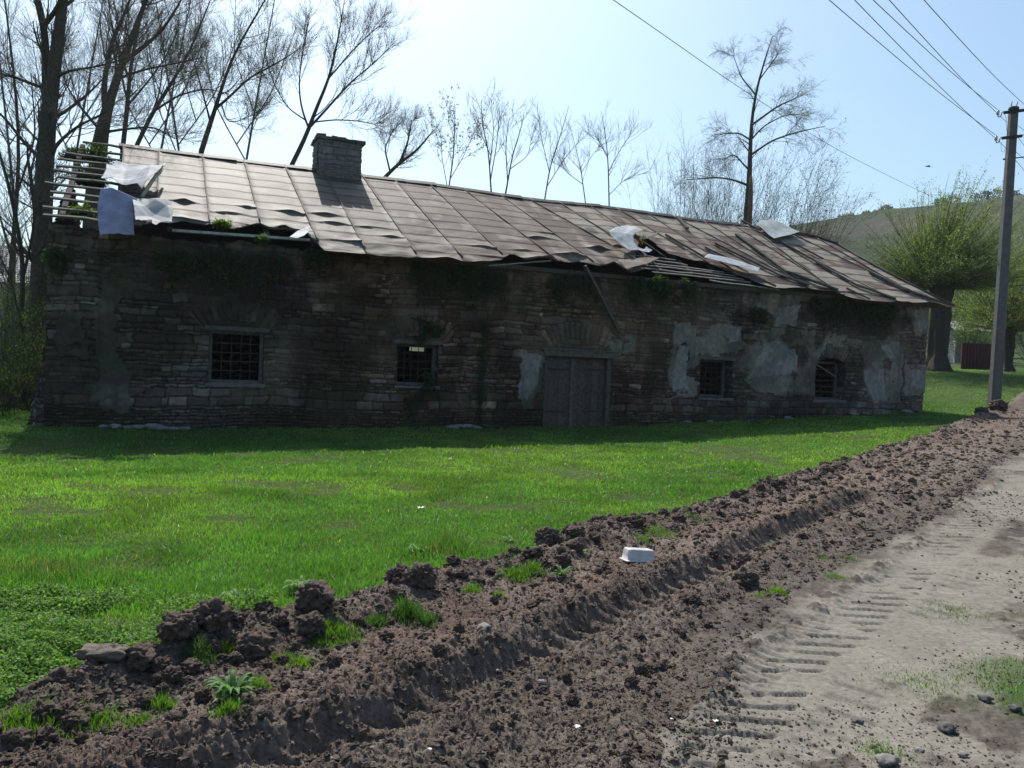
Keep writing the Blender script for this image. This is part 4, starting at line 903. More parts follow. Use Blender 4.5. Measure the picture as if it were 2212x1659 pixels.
# shrubs with arching shoots
def shrub(name, label, px, py, Y, h, spread, n, seed, wind=(.05, 0, 0), leaf=None, group=None, bark=BK, cat='shrub', n2=7, rmin=.004, leafn=3, rad=.018, gz=None):
    rs = np.random.RandomState(seed); c = at(px, py, Y) if py is not None else np.array([px, Y, 0.0]); g = (zat(c[0], c[1]) if gz is None else gz)-.05
    c = np.array([c[0], c[1], g]); th_ = rs.uniform(0, 2*math.pi, n); ti = np.abs(rs.normal(0, spread, n))
    d = np.stack([np.cos(th_)*np.sin(ti), np.sin(th_)*np.sin(ti), np.cos(ti)], -1)
    p = c[None]+np.stack([rs.normal(0, .15, n), rs.normal(0, .15, n), np.zeros(n)], -1); out = [p]
    L_ = h*rs.uniform(.6, 1.1, n); m = 9
    for j in range(m-1):
        d = d+np.array(wind)+rs.normal(size=d.shape)*.05; d /= np.linalg.norm(d, axis=1, keepdims=True); p = p+d*(L_/(m-1))[:, None]; out.append(p)
    P = np.stack(out, 1); R = np.full((n, 1), rad)*np.linspace(1, .3, m)[None]
    t = empty(name, tuple(c), label, cat, group); V, F = tubes(P, R, 5); parts = [(V, F, bark)]
    P2, R2 = grow(P, R, n2, h*.28, rs, up=.05, rmin=rmin*1.3, wind=wind, ang=(15, 45), m=6)
    V, F = tubes(P2, R2, 3); parts.append((V, F, bark*1.1)); P3, R3 = grow(P2, R2, 3, h*.12, rs, up=.03, rmin=rmin, wind=wind, m=4); V, F = tubes(P3, R3, 3); parts.append((V, F, bark*1.2))
    put('stem', parts, M_bark, t, tuple(c))
    if leaf:
        V, F = leaves(P3, leafn, leaf[0], rs, spread=.04); V2, F2 = leaves(P2, leafn*2, leaf[0], rs, spread=.04); V = np.vstack([V, V2]); F = np.arange(len(V)).reshape(-1, 4)
        put('foliage', [(V, [F], leafcol(len(V)//4, leaf[1], rs))], M_leaf, t, tuple(c), False)
    return t
BG = 'bare bushes showing above the right part of the ridge'
for i, (x, h, lb, lf) in enumerate([(1448, 10.4, 'bare bush farthest left above the ridge', None), (1500, 11.6, 'bare twiggy bush second from the left above the ridge', None), (1548, 11.2, 'bare bush just left of the tall willow trunk', None), (1585, 10.6, 'low bush crowding the tall willow trunk', None), (1665, 11.8, 'windblown budding bush just right of the tall willow trunk', (.10, (.12, .14, .08))), (1725, 10.4, 'windblown budding bush above the pale curled sheet', (.10, (.12, .14, .07)))]):
    shrub('bush', lb, x, 600, 41+(i % 3), h, .13, 34, 60+i, wind=(.008 if i < 4 else .035, 0, 0), leaf=lf, group=BG, leafn=1, rmin=.005, n2=14)

# pollard willows with fans of green shoots
def willow(label, px, py, Y, tw, th_, nsh, L_, seed, headw, leafc=(.18, .235, .11), nl=7):
    rs = np.random.RandomState(seed); c = at(px, py, Y); g = zat(c[0], c[1]); loc = (c[0], c[1], g)
    t = empty('willow_tree', loc, label, 'willow', 'pollard willows beyond the building')
    k, m = 40, 46; H = th_; V = []
    for j in range(m):
        f = j/(m-1); r = tw*(1.35-.55*ss(0, .18, f)+.05*f+headw*ss(.72, .95, f))*(1-.75*ss(.95, 1.0, f))
        for i in range(k):
            a = i*2*math.pi/k; q = r*(1+.14*math.sin(a*5+3*f)+.10*math.sin(a*11+f*9)+.22*(float(vn(a*3, f*14, seed))-.5)+(.5*ss(.6, 1, f))*(float(vn(a*2.3, f*9, seed+1))-.5))
            V.append((math.cos(a)*q+.1*math.sin(f*3), math.sin(a)*q, f*H))
    I = np.arange(m*k).reshape(m, k); J = np.roll(I, -1, 1); F = np.stack([I[:-1], J[:-1], J[1:], I[1:]], -1).reshape(-1, 4)
    mk('trunk', V, [F, I[-1:].reshape(1, -1)], M_bark, t, (.07, .06, .05))
    hd = np.array(loc)+np.array([0, 0, H*.88]); n = nsh; a = rs.uniform(0, 2*math.pi, n); ti = np.abs(rs.uniform(0, 1, n))**.75*1.65
    d = np.stack([np.cos(a)*np.sin(ti), np.sin(a)*np.sin(ti), np.cos(ti)], -1); p = hd[None]+d*np.array([tw*1.3, tw*1.3, .35])[None]; out = [p]; ll = L_*rs.uniform(.25, 1.08, n)*(1-.35*ti/1.9); mm = 10
    for j in range(mm-1):
        d = d+np.array([.035, 0, .05-.09*j/mm])+rs.normal(size=d.shape)*.035; d /= np.linalg.norm(d, axis=1, keepdims=True); p = p+d*(ll/(mm-1))[:, None]; out.append(p)
    P = np.stack(out, 1); R = np.full((n, 1), .022)*np.linspace(1, .25, mm)[None]; V, F = tubes(P, R, 4); parts = [(V, F, (.10, .095, .05))]
    P2, R2 = grow(P, R, 10, 1.3, rs, up=.05, rmin=.004, wind=(.06, 0, 0), ang=(12, 40), tr=(.15, 1), m=6); V, F = tubes(P2, R2, 3); parts.append((V, F, (.11, .11, .05)))
    put('crown', parts, M_bark, t, loc)
    V, F = leaves(P2, nl*2, .075, rs, spread=.07, asp=.5); V2, F2 = leaves(P, nl*3, .085, rs, spread=.03, tr=(.35, 1), asp=.3); V = np.vstack([V, V2])
    put('foliage', [(V, [np.arange(len(V)).reshape(-1, 4)], leafcol(len(V)//4, leafc, rs))], M_leaf, t, loc, False)
    return t
willow('big old pollard willow with a thick dark trunk just beyond the right corner', 2022, 803, 38, .47, 4.5, 520, 5.1, 71, .35)
willow('pollard willow half hidden behind the concrete pole', 2171, 803, 43, .34, 2.6, 230, 5.6, 72, .5)
shrub('bush', 'green bush between the two pollard willows', 2090, 800, 60, 5.5, .5, 50, 75, leaf=(.16, (.10, .17, .05)), group='green bushes at the foot of the hill', leafn=3, wind=(.02, 0, 0))
shrub('bush', 'green bush farthest left at the foot of the hill behind the willow', 1960, 780, 66, 6.5, .5, 50, 76, leaf=(.18, (.08, .13, .05)), group='green bushes at the foot of the hill', leafn=3, wind=(.02, 0, 0))
shrub('bush', 'green bush at the right edge beyond the pole', 2230, 790, 56, 7.5, .5, 60, 77, leaf=(.16, (.09, .16, .045)), group='green bushes at the foot of the hill', leafn=3, wind=(.02, 0, 0))
for i_, (x_, Y_, h_, lb_) in enumerate([(1880, 75, 8, 'green bush behind the willow nearest to the roof end'), (2135, 70, 9, 'tall green bush behind the second pollard willow'), (2180, 85, 11, 'tallest green bush at the foot of the hill near the pole'), (2050, 82, 9.5, 'green bush behind the gap between the willows')]):
    shrub('bush', lb_, x_, 790, Y_, h_, .42, 55, 175+i_, leaf=(.20, (.075, .12, .045)), group='green bushes at the foot of the hill', leafn=3, wind=(.02, 0, 0))
# small trees along the hill crest
rs = np.random.RandomState(9)
def hz_at(az, r): 
    return float(base(math.sin(az)*88, math.cos(az)*88)-1.2)*(1-ss(80, 262, r))+float(np.interp(math.degrees(az), HCA, HCH))*ss(80, 262, r)
for i, (x, hh, lb, c) in enumerate([(1818, 2.2, 'tiny pale tree farthest left on the hill crest', (.20, .17, .17)), (1836, 2.4, 'tiny pale tree second from the left on the hill crest', (.20, .17, .17)), (1871, 2.3, 'tiny pale flat topped tree in the middle of the crest', (.17, .15, .15)), (1893, 2.0, 'smallest tree on the hill crest', (.17, .15, .15)), (1913, 3.2, 'dark rounded tree on the crest above the willow top', (.08, .08, .08)),
    (2031, 3.6, 'green crest bush left of its taller twin', (.06, .09, .04)), (2055, 4.2, 'taller green crest bush above the big willow', (.06, .09, .04)), (2119, 4.4, 'dark crest tree left of the pole', (.035, .05, .035)), (2144, 4.6, 'dark crest tree nearest to the left side of the pole', (.035, .05, .035)), (2186, 3.6, 'dark crest tree just right of the pole', (.035, .05, .035))]):
    d = ray(x, 440); az = math.atan2(d[0], d[1]); r = 260; X0, Y0 = math.sin(az)*r, math.cos(az)*r; z0 = hz_at(az, r)-.3; loc = (X0, Y0, z0)
    t = empty('hill_tree', loc, lb, 'tree', 'small trees along the hill crest')
    P = np.array([[(0, 0, 0), (.05, 0, hh*.3), (0, .05, hh*.6)]])+np.array(loc); V, F = tubes(P, np.array([[.16, .12, .06]]), 6); put('trunk', [(V, F, BK)], M_bark, t, loc)
    n = 260; q = rs.normal(size=(n, 3)); q /= np.linalg.norm(q, axis=1, keepdims=True); q *= rs.uniform(.3, 1, (n, 1))**.5*np.array([hh*.62, hh*.62, hh*.38]); q += rs.normal(size=(n, 3))*.12
    P = (q+np.array([0, 0, hh*.68])+np.array(loc))[:, None, :]+np.array([[0, 0, 0], [.1, 0, .1]])[None]; V, F = leaves(P, 2, .42, rs, spread=.2, asp=.8)
    put('crown', [(V, [F], leafcol(len(V)//4, c, rs))], M_leaf, t, loc, False)

# ---- undergrowth at the left end of the building
UG = 'scrub bushes at the left end of the building'
for i, (x, Y, h, lb) in enumerate([(20, 18.5, 2.4, 'leafy scrub bush at the left picture edge'), (60, 17.6, 2.0, 'leafy scrub bush against the left corner of the building'), (45, 20, 3.4, 'taller thin scrub bush behind the one at the left corner'), (-10, 16.6, 1.3, 'lowest scrub bush at the left edge of the grass'), (5, 22, 4.0, 'tall straggly scrub bush below the tiled roof'), (85, 21.5, 3.6, 'straggly bush entwined with the thickest trunk')]):
    shrub('bush', lb, x, 880, Y, h, .5, 34, 90+i, wind=(0, 0, -.02), leaf=(.055, (.10, .15, .05)), group=UG, leafn=2, rmin=.003, rad=.010)
for i, (x, Y, h, lb) in enumerate([(-60, 34, 6, 'dark thicket bush far behind the tiled roof, outermost'), (60, 36, 6, 'dark thicket bush behind the thick left trunk'), (150, 38, 6.5, 'dark thicket bush behind the bare battens')]):
    shrub('bush', lb, x, 800, Y, h, .5, 40, 190+i, wind=(0, 0, 0), leaf=(.09, (.08, .11, .05)), group='thicket bushes beyond the left end', leafn=2, rmin=.005)

# ---- ivy and hanging dead creeper
def creeper(label, u0, u1, ztop, drop, seed, v=-.09, dead=.3, dens=1.0, cat='ivy', leafc=(.05, .085, .03), pr=None):
    rs = np.random.RandomState(seed); W_ = u1-u0; n = int(60*W_*dens)+12
    u = rs.uniform(u0, u1, n); prof = (1-np.abs(2*(u-u0)/W_-1)**2.2)*.75+.25; L_ = drop*prof*rs.uniform(.35, 1.1, n)
    p = np.stack([u, v-rs.uniform(0, .10, n), ztop+rs.uniform(-.08, .05, n)], -1); d = np.stack([rs.normal(0, .2, n), -.25+0*u, -1+0*u], -1); out = [p]; m = 8
    for j in range(m-1):
        d = d+rs.normal(size=d.shape)*np.array([.18, .10, .1])+np.array([0, .05, -.1]); d /= np.linalg.norm(d, axis=1, keepdims=True); p = p+d*(L_/(m-1))[:, None]; p[:, 1] = np.minimum(p[:, 1], -.06); out.append(p)
    P = np.stack(out, 1); c = LW(np.array([(u0+u1)/2, v, ztop-.02])); Pw = LW(P)
    t = empty('ivy', tuple(c), label, cat, 'clumps of creeper hanging on the front wall')
    V, F = tubes(Pw, np.full((n, m), .0045), 3); P2, R2 = grow(Pw, np.full((n, m), .004), 4, .16, rs, up=-.15, rmin=.0025, m=4); V2, F2 = tubes(P2, R2, 3)
    put('stem', [(V, F, (.085, .06, .055)), (V2, F2, (.09, .07, .065))], M_bark, t, tuple(c))
    g = int(14*(1-dead)); tr = (0, .75) if dead > .2 else (0, 1)
    V, F = leaves(Pw, max(g, 3), .075, rs, spread=.035, tr=tr, asp=.8, hang=.5); put('foliage', [(V, [F], leafcol(len(V)//4, leafc, rs))], M_leaf, t, tuple(c), False)
def ux(x, y=620): return float(onwall(x, y)[0])
for i, (x0, x1, y0, y1, dead, lb) in enumerate([(425, 625, 545, 672, .5, 'largest dark mass of creeper hanging above the leftmost window'), (345, 410, 545, 655, .3, 'creeper clump left of the largest mass'), (105, 150, 545, 610, .2, 'ivy clump at the upper left corner of the wall'), (885, 965, 572, 690, .6, 'reddish dead creeper hanging above the second window'),
    (975, 1088, 582, 690, .55, 'broad creeper with brown dead strands between second window and door'), (1182, 1212, 600, 665, .2, 'small ivy clump left of the hanging beam'), (1215, 1262, 590, 700, .6, 'narrow dead creeper touching the hanging beam'), (1348, 1384, 598, 678, .25, 'ivy clump right of the hanging beam'), (1400, 1448, 604, 655, .1, 'ivy clump under the bare battens'), (1470, 1494, 608, 655, .1, 'tiny ivy tuft under the right end of the bare battens'),
    (1748, 1835, 645, 735, .35, 'dark creeper mass above the arched window'), (1836, 1925, 660, 725, .35, 'dark creeper mass right of the one above the arched window'), (1620, 1645, 668, 705, .1, 'small round fern tuft on the pale plaster'), (655, 705, 545, 600, .4, 'creeper clump where the roof edge drops')]):
    ua, ub_ = onwall(x0, (y0+y1)/2)[0], onwall(x1, (y0+y1)/2)[0]; zt = min(onwall((x0+x1)/2, y0)[1], 3.93); zb = onwall((x0+x1)/2, y1)[1]
    creeper(lb, ua, ub_, zt, zt-zb, 300+i, dead=dead, dens=1.3 if x1-x0 > 60 else 1.0)
for i, (pts, lb) in enumerate([([(1050, 690), (1044, 760), (1040, 850), (1035, 905)], 'thin ivy stem climbing the pilaster between second window and door'), ([(880, 905), (885, 850), (905, 870), (925, 800), (935, 860)], 'ivy growing under and round the second window'), ([(905, 740), (925, 700), (950, 720), (900, 690)], 'ivy tuft in the arch over the second window')]):
    q = np.array([(lambda a: (a[0], -.05, a[1]))(onwall(*p)) for p in pts]); rs = np.random.RandomState(340+i); Q = resample(q, 20)[None]+rs.normal(size=(7, 20, 3))*np.array([.06, .0, .04]); Q[..., 1] = -.07; Pw = LW(Q)
    c = tuple(Pw[0, 0]); t = empty('ivy', c, lb, 'ivy', 'clumps of creeper hanging on the front wall'); V, F = tubes(Pw, np.full((7, 20), .006), 4); put('stem', [(V, F, (.08, .06, .05))], M_bark, t, c)
    V, F = leaves(Pw, 55, .07, rs, spread=.06, asp=.8, hang=.4); put('foliage', [(V, [F], leafcol(len(V)//4, (.05, .085, .03), rs))], M_leaf, t, c, False)
def tuft_on_roof(label, px, py, v, r, seed, c=(.11, .17, .04), n=700, size=.06, hgt=1.0):
    rs = np.random.RandomState(seed); u, z = onwall(px, py, v); c0 = LW(np.array([u, v, z]))
    q = rs.normal(size=(n, 3)); q /= np.linalg.norm(q, axis=1, keepdims=True); q[:, 2] = np.abs(q[:, 2])*hgt
    tip = q*r*rs.uniform(.4, 1.1, (n, 1)); P = c0+np.stack([tip*0, tip*.5, tip], 1); V, F = tubes(P, np.full((n, 3), .003), 3)
    t = empty('roof_plant', tuple(c0), label, 'plant', 'plants rooted on the roof and wall top'); put('stem', [(V, F, (.08, .08, .04))], M_bark, t, tuple(c0))
    V, F = leaves(P, 3, size, rs, spread=.02, tr=(.3, 1)); put('foliage', [(V, [F], leafcol(len(V)//4, c, rs))], M_leaf, t, tuple(c0), False)
tuft_on_roof('bright green bush growing through the upper bare battens', 205, 350, 3.2, .42, 401)
tuft_on_roof('dark sprawling bush in the middle of the bare battens', 190, 400, 2.4, .50, 402, c=(.06, .09, .035))
tuft_on_roof('green bush at the lower end of the bare battens', 178, 470, .25, .28, 403)
tuft_on_roof('low green tuft on the left eave', 480, 488, -.05, .22, 404, n=350, hgt=.5)
tuft_on_roof('small green tuft hanging near the end of the pale eave board', 565, 520, -.14, .16, 405, n=250, hgt=.6)
tuft_on_roof('grey green weeds beside the dark sprawling bush', 160, 345, 3.4, .35, 406, c=(.08, .12, .04), n=400)
tuft_on_roof('yellow green weed on the wall top under the bare battens', 1418, 612, .02, .2, 407, n=260, c=(.13, .19, .05))
tuft_on_roof('small weed on the wall top right of the larger one', 1478, 612, .02, .12, 408, n=160, c=(.13, .19, .05))
tuft_on_roof('yellow flowering weeds growing through the torn sheets', 1383, 530, .8, .26, 409, n=40, c=(.35, .36, .06), size=.03, hgt=2)

# ------------------------------------------------------------------ grass and ground cover
def footprint(x, y):
    dx, dy = x-P0[0], y-P0[1]; c, s = math.cos(TH), math.sin(TH); u, v = dx*c+dy*s, -dx*s+dy*c
    return (u > UL) & (u < UR) & (v > -.02) & (v < BW)
def blades(x, y, z, hgt, wid, rs, lean=.5):
    n = len(x); a = rs.uniform(0, 2*math.pi, n); la = rs.uniform(0, 2*math.pi, n); l = np.abs(rs.normal(0, lean, n))*hgt
    b = np.stack([x, y, z-.01], -1); s = np.stack([np.cos(a), np.sin(a), 0*a], -1)*wid[:, None]/2; d = np.stack([np.cos(la), np.sin(la), 0*la], -1)*l[:, None]
    up = np.zeros((n, 3)); up[:, 2] = hgt
    V = np.stack([b-s, b+s, b+d*.35+up*.6+s*.8, b+d*.35+up*.6-s*.8, b+d+up], 1).reshape(-1, 3); k = np.arange(n)[:, None]*5
    return V, k+np.array([[0, 1, 2, 3]]), k+np.array([[3, 2, 4]])
def polar(n, r0, r1, h0, h1_, rs):
    r = np.exp(rs.uniform(math.log(r0), math.log(r1), n)); a = np.radians(rs.uniform(h0, h1_, n)); return np.sin(a)*r, np.cos(a)*r, r
rs = np.random.RandomState(77)
x, y, r = polar(1000000, 3.0, 60, -44, 44, rs)
z, _, zn = surface(x, y)
lush = fbm(x, y, 701, 4, .55); fine_ = fbm(x, y, 702, 3, 2.5); clump = ss(.55, .75, fbm(x, y, 703, 3, 1.1))
dry = ss(.60, .72, fbm(x, y, 704, 4, .9))
for px_, rr_ in [((85, 1083), .5), ((260, 1225), .45), ((345, 1065), .6), ((980, 1095), .5), ((740, 1135), .35), ((175, 1052), .35), ((240, 1060), .4), ((1440, 1105), .25), ((300, 920), .4), ((2050, 888), .9), ((500, 1120), .35), ((870, 1055), .5), ((1330, 1075), .4)]:
    q = tp(*px_); dry = np.maximum(dry, ss(1.3, .2, np.hypot((x-q[0]), (y-q[1])*.8)/rr_/.7*(.3+1.5*fine_)))
keep_ = (zn < .5) & ~footprint(x, y) & (rs.rand(len(x)) > dry*.3)
mg = (zn > 1.5) & (rs.rand(len(x)) < .6*ss(.48, .62, fbm(x, y, 131, 4, 1.0)+.1*ss(1.2, 3.0, sdist(LT1, x, y)[0])-.03)*ss(.5, 1.0, sdist(LT1, x, y)[0]))
tall = np.zeros(len(x))
for px_, rr_, k_ in [((955, 1195), .22, .14), ((640, 1025), .5, .06), ((170, 1250), .3, .07), ((60, 1235), .5, .08), ((1620, 1010), .3, .08), ((370, 1290), .3, .05), ((700, 1235), .3, .05), ((560, 1165), .4, .04)]:
    q = tp(*px_); tall = np.maximum(tall, k_*np.exp(-((x-q[0])**2+(y-q[1])**2)/rr_**2))
hg = (.018+.034*lush+.045*clump*fine_+.02*rs.rand(len(x)))*(1-.5*dry)+tall
hg = np.where(mg, .022+.02*rs.rand(len(x)), hg)
m = keep_ | mg; x, y, z, r, hg, lush, fine_, dry, clump, mg = [q[m] for q in (x, y, z, r, hg, lush, fine_, dry, clump, mg)]
wd = np.clip(.0009*r, .0035, .02)*rs.uniform(.7, 1.3, len(x))
V, Fq_, Ft = blades(x, y, z, hg*rs.uniform(.6, 1.25, len(x)), wd, rs)
yel = ss(.4, .65, fbm(x, y, 705, 3, .35))[:, None]; g = rs.uniform(.75, 1.3, (len(x), 1))
c = (np.array([[.090, .215, .044]])*(1-yel)+np.array([[.162, .300, .056]])*yel)*g*(.74+.62*fine_[:, None])*(1-.28*clump[:, None])
dd = ((dry*.38 > rs.rand(len(x))) | (rs.rand(len(x)) < .05))[:, None]; c = np.where(dd, np.array([[.17, .15, .085]])*g, c); c = np.where(mg[:, None], c*.8, c); c = np.where((rs.rand(len(x)) < .007)[:, None], np.array([[.42, .46, .34]]), c)  # dry blades; sunlit glints painted in as a few pale blades
go = mk('grass', V, [Fq_, Ft], M_grass, col=np.repeat(c, 5, 0), smooth=False); tag(go, 'short bright green grass covering the lawn in front of the building', 'grass', kind='stuff')
# clover and chickweed in the near left corner
CLP = np.array([tp(*p)[:2] for p in [(-260, 1290), (120, 1285), (330, 1290), (560, 1325), (640, 1352), (430, 1385), (290, 1440), (180, 1480), (-10, 1560), (-300, 1660)]])
n = 260000; x = rs.uniform(CLP[:, 0].min(), CLP[:, 0].max(), n); y = rs.uniform(CLP[:, 1].min(), CLP[:, 1].max(), n)
den = fbm(x, y, 711, 3, 1.3); k_ = inpoly(CLP, x+.25*(vn(x*3, y*3, 1)-.5), y+.25*(vn(x*3, y*3, 2)-.5)) & (rs.rand(n) < np.clip(.1+2.2*(den-.25), 0, 1)); x, y, den = x[k_], y[k_], den[k_]
z, _, _ = surface(x, y); n = len(x); hh = .01+.14*fbm(x, y, 713, 3, 2.6)**1.3+.07*billow(x, y, 714, 3, 6)
cpos = np.stack([x, y, z+hh*rs.uniform(.35, 1, n)], -1); a = rs.uniform(0, 2*math.pi, n); tl = rs.normal(0, .6, (n, 2)); s = rs.uniform(.004, .0105, n)[:, None]
d = np.stack([np.cos(a), np.sin(a), tl[:, 0]], -1)*s; e = np.stack([-np.sin(a), np.cos(a), tl[:, 1]], -1)*s*.8
V = np.stack([cpos-d, cpos+e, cpos+d, cpos-e], 1).reshape(-1, 3)
mk_ = mk('clover', V, [np.arange(len(V)).reshape(-1, 4)], M_leaf, col=leafcol(n, (.125, .235, .05), rs, .3), smooth=False); tag(mk_, 'dense low clover and chickweed in the near left corner beside the mud', 'ground cover', kind='stuff')

# weeds one can count
def grass_tuft(label, px, py, rad, h, n, seed, c=(.10, .21, .03), name='grass_tuft', cat='grass tuft', group='grass tufts growing in the churned soil'):
    rs = np.random.RandomState(seed); q = tp(px, py); x = q[0]+rs.normal(0, rad*.5, n); y = q[1]+rs.normal(0, rad*.5, n); z, _, _ = surface(x, y)
    dr_ = np.hypot(x-q[0], y-q[1])/rad; V, a, b = blades(x, y, z, h*rs.uniform(.4, 1.15, n)*(1.1-.4*np.clip(dr_, 0, 1.5)), np.full(n, .0045), rs, .55)
    loc = (q[0], q[1], zat(q[0], q[1])); o = mk(name, V, [a, b], M_grass, col=np.repeat(np.array([c])*rs.uniform(.7, 1.3, (n, 1)), 5, 0), smooth=False, loc=loc); return tag(o, label, cat, group)
for i, (px_, py_, ra, h, n, lb) in enumerate([(700, 1405, .13, .05, 900, 'flat grass tuft right of the tall clod in the mud'), (735, 1395, .12, .06, 700, 'wide low grass patch beside the flat tuft right of the tall clod'), (880, 1350, .08, .12, 420, 'tall dark grass tuft below the middle soil heap'), (815, 1365, .07, .08, 320, 'grass tuft left of the tall dark one below the soil heap'),
    (915, 1360, .07, .08, 300, 'grass tuft just right of the tall dark one below the soil heap'), (1115, 1262, .12, .08, 600, 'loose grass patch left of the white tub'), (1150, 1255, .08, .09, 350, 'grass tuft between the loose patch and the leafy weed'), (1020, 1292, .07, .07, 260, 'small grass tuft growing on the soil heap'), (1075, 1300, .05, .06, 160, 'tiny light grass tuft low on the soil heap'),
    (1420, 1165, .22, .05, 900, 'wide low grass patch behind the white tub'), (1390, 1180, .12, .05, 350, 'low grass patch just left of the one behind the tub'), (1500, 1135, .15, .06, 300, 'dark grass tuft on the soil ridge right of the tub'), (1680, 1282, .07, .05, 420, 'bright grass tuft at the edge of the pale track'), (1645, 1290, .08, .03, 200, 'flat grass left of the bright tuft at the track edge'),
    (1805, 1247, .13, .03, 500, 'flat grass patch on the pale track'), (1775, 1207, .08, .03, 250, 'farther left of two small grass patches on the track'), (1835, 1211, .12, .03, 350, 'farther right of two small grass patches on the track'), (350, 1552, .05, .08, 220, 'upright grass tuft left of the big rosette'), (490, 1592, .06, .06, 420, 'round grass tuft below the big rosette'),
    (60, 1618, .16, .06, 900, 'grass patch in the bottom left corner'), (190, 1592, .13, .06, 700, 'grass patch on the mud near the bottom left corner'), (430, 1462, .09, .05, 700, 'dark mossy tuft on the near heap of clods'), (487, 1448, .03, .10, 50, 'thin yellow green sprout on the near heap of clods'), (300, 1590, .08, .05, 240, 'thin grass between the corner patches and the rosette'),
    (555, 1505, .06, .07, 200, 'grass tuft right of the big rosette'), (610, 1442, .08, .05, 300, 'flat grass left of the tall clod'), (650, 1452, .07, .05, 260, 'light grass tuft under the tall clod'), (2000, 1480, .35, .03, 900, 'sparse green patch on the right side of the track'), (2050, 1320, .3, .03, 700, 'sparse green patch farther up the right side of the track'), (1905, 1625, .15, .03, 500, 'mossy patch near the bottom edge of the track')]):
    grass_tuft(lb, px_, py_, ra, h, n, 800+i, c=(.14, .25, .03) if 'yellow' in lb or 'bright' in lb or 'light' in lb else ((.06, .13, .035) if 'dark' in lb else (.10, .20, .03)))
def rosette(label, px, py, r, n, seed, c=(.12, .23, .07), h=.8, wk=.11, name='weed'):
    rs = np.random.RandomState(seed); q = tp(px, py); z0 = zat(q[0], q[1]); V, F = [], []
    C = []
    for i in range(n):
        a = i*2.4+rs.uniform(-.2, .2); L_ = r*rs.uniform(.55, 1.1); e = rs.uniform(.25, 1.1)*h; m = 6; w_ = L_*wk*rs.uniform(.8, 1.2); o = len(V); cc = np.array(c)*rs.uniform(.7, 1.3)
        for j in range(m):
            t = j/(m-1); rr = L_*t; zz = z0+L_*e*math.sin(t*2.2)*.9+.005; wj = w_*math.sin(math.pi*min(t*.85+.12, 1))
            cx_, cy_ = q[0]+math.cos(a)*rr, q[1]+math.sin(a)*rr; sx, sy = -math.sin(a)*wj, math.cos(a)*wj
            V += [(cx_-sx, cy_-sy, zz+wj*.35), (cx_, cy_, zz), (cx_+sx, cy_+sy, zz+wj*.35)]; C += [cc, cc*1.2, cc]
        for j in range(m-1):
            b = o+j*3; F += [[b, b+1, b+4, b+3], [b+1, b+2, b+5, b+4]]
    return tag(mk(name, V, [np.array(F)], M_leaf, col=np.array(C), loc=(q[0], q[1], z0)), label, 'weed', 'broad leaved weeds by the soil strip')
for i, a in enumerate([('largest pale green rosette of toothed leaves on the near mud', 500, 1535, .12, 60), ('leafy weed rosette in the mud left of the white tub', 1212, 1262, .10, 26), ('bright two leaved sprout left of the white tub', 1258, 1217, .06, 7), ('broad leaved weed in the grass above the soil heap', 905, 1197, .12, 22), ('broad leaved weed at the grass edge above the tall clod', 645, 1278, .13, 22), ('bluish leaved weed in the grass above the clover', 510, 1310, .14, 20),
    ('small bright weed against the left edge of the soil heap', 960, 1240, .06, 8), ('broad leaved weed at the grass edge left of the clod pile', 1160, 1190, .09, 16), ('broad leaved weed second from the left edge of the clod pile', 1100, 1175, .08, 14), ('leafy weed at the front edge of the clover', 300, 1400, .12, 20), ('small yellow sprout below the big rosette', 453, 1572, .03, 6), ('leafy weed half buried near the left end of the mud', 250, 1560, .05, 8)]):
    rosette(*a, 850+i, c=(.15, .30, .05) if 'bright' in a[0] or 'yellow' in a[0] else (.115, .22, .08))

# clods, crumbs and stones
from mathutils import noise as mn
def lump(name, m, seed, sub=3, flat=.75, amp=.35, fq=1.6, col=(.10, .072, .06)):
    bm = bmesh_ico(sub); V = np.array([v.co[:] for v in bm.verts]); F = np.array([[v.index for v in f.verts] for f in bm.faces]); bm.free()
    out = []
    for v in V:
        a = Vector(v); d = 1+amp*mn.noise(a*fq+Vector((seed*3.1, 0, 0)))+amp*.9*mn.noise(a*fq*2.3+Vector((0, seed*1.7, 0)))+(amp*.4*abs(mn.noise(a*fq*3.5+Vector((0, 0, seed))))+amp*.30*mn.noise(a*fq*8)+amp*.26*mn.noise(a*fq*17) if sub > 2 else 0)
        out.append((v[0]*d, v[1]*d, v[2]*d*flat))
    me = bpy.data.meshes.new(name); me.from_pydata(out, [], F.tolist()); me.materials.append(m)
    for p in me.polygons: p.use_smooth = sub > 2 and name != 'crumb'
    a = me.color_attributes.new('Col', 'FLOAT_COLOR', 'POINT'); cc = np.ones((len(out), 4), np.float32); cc[:, :3] = np.array(col)[None]*(.85+.3*np.random.RandomState(seed).rand(len(out), 1)); a.data.foreach_set('color', cc.ravel())
    return me, np.array(out), F
def bmesh_ico(sub):
    import bmesh
    bm = bmesh.new(); bmesh.ops.create_icosphere(bm, subdivisions=sub, radius=1.0); return bm
CM = [lump('clod', M_clod, i+1, 5, .8, .40, col=(.105, .078, .064))[0] for i in range(6)]
def place(me, name, p, r, label, cat, group, rs, sink=.35, sc=(1, 1, 1), rz=None):
    o = bpy.data.objects.new(name, me); scene.collection.objects.link(o); o.location = (p[0], p[1], zat(p[0], p[1])+r*(.75-sink)*sc[2])
    o.scale = (r*sc[0], r*sc[1], r*sc[2]); o.rotation_euler = (0, 0, rs.uniform(0, 6.28) if rz is None else rz); return tag(o, label, cat, group)
rs = np.random.RandomState(3)
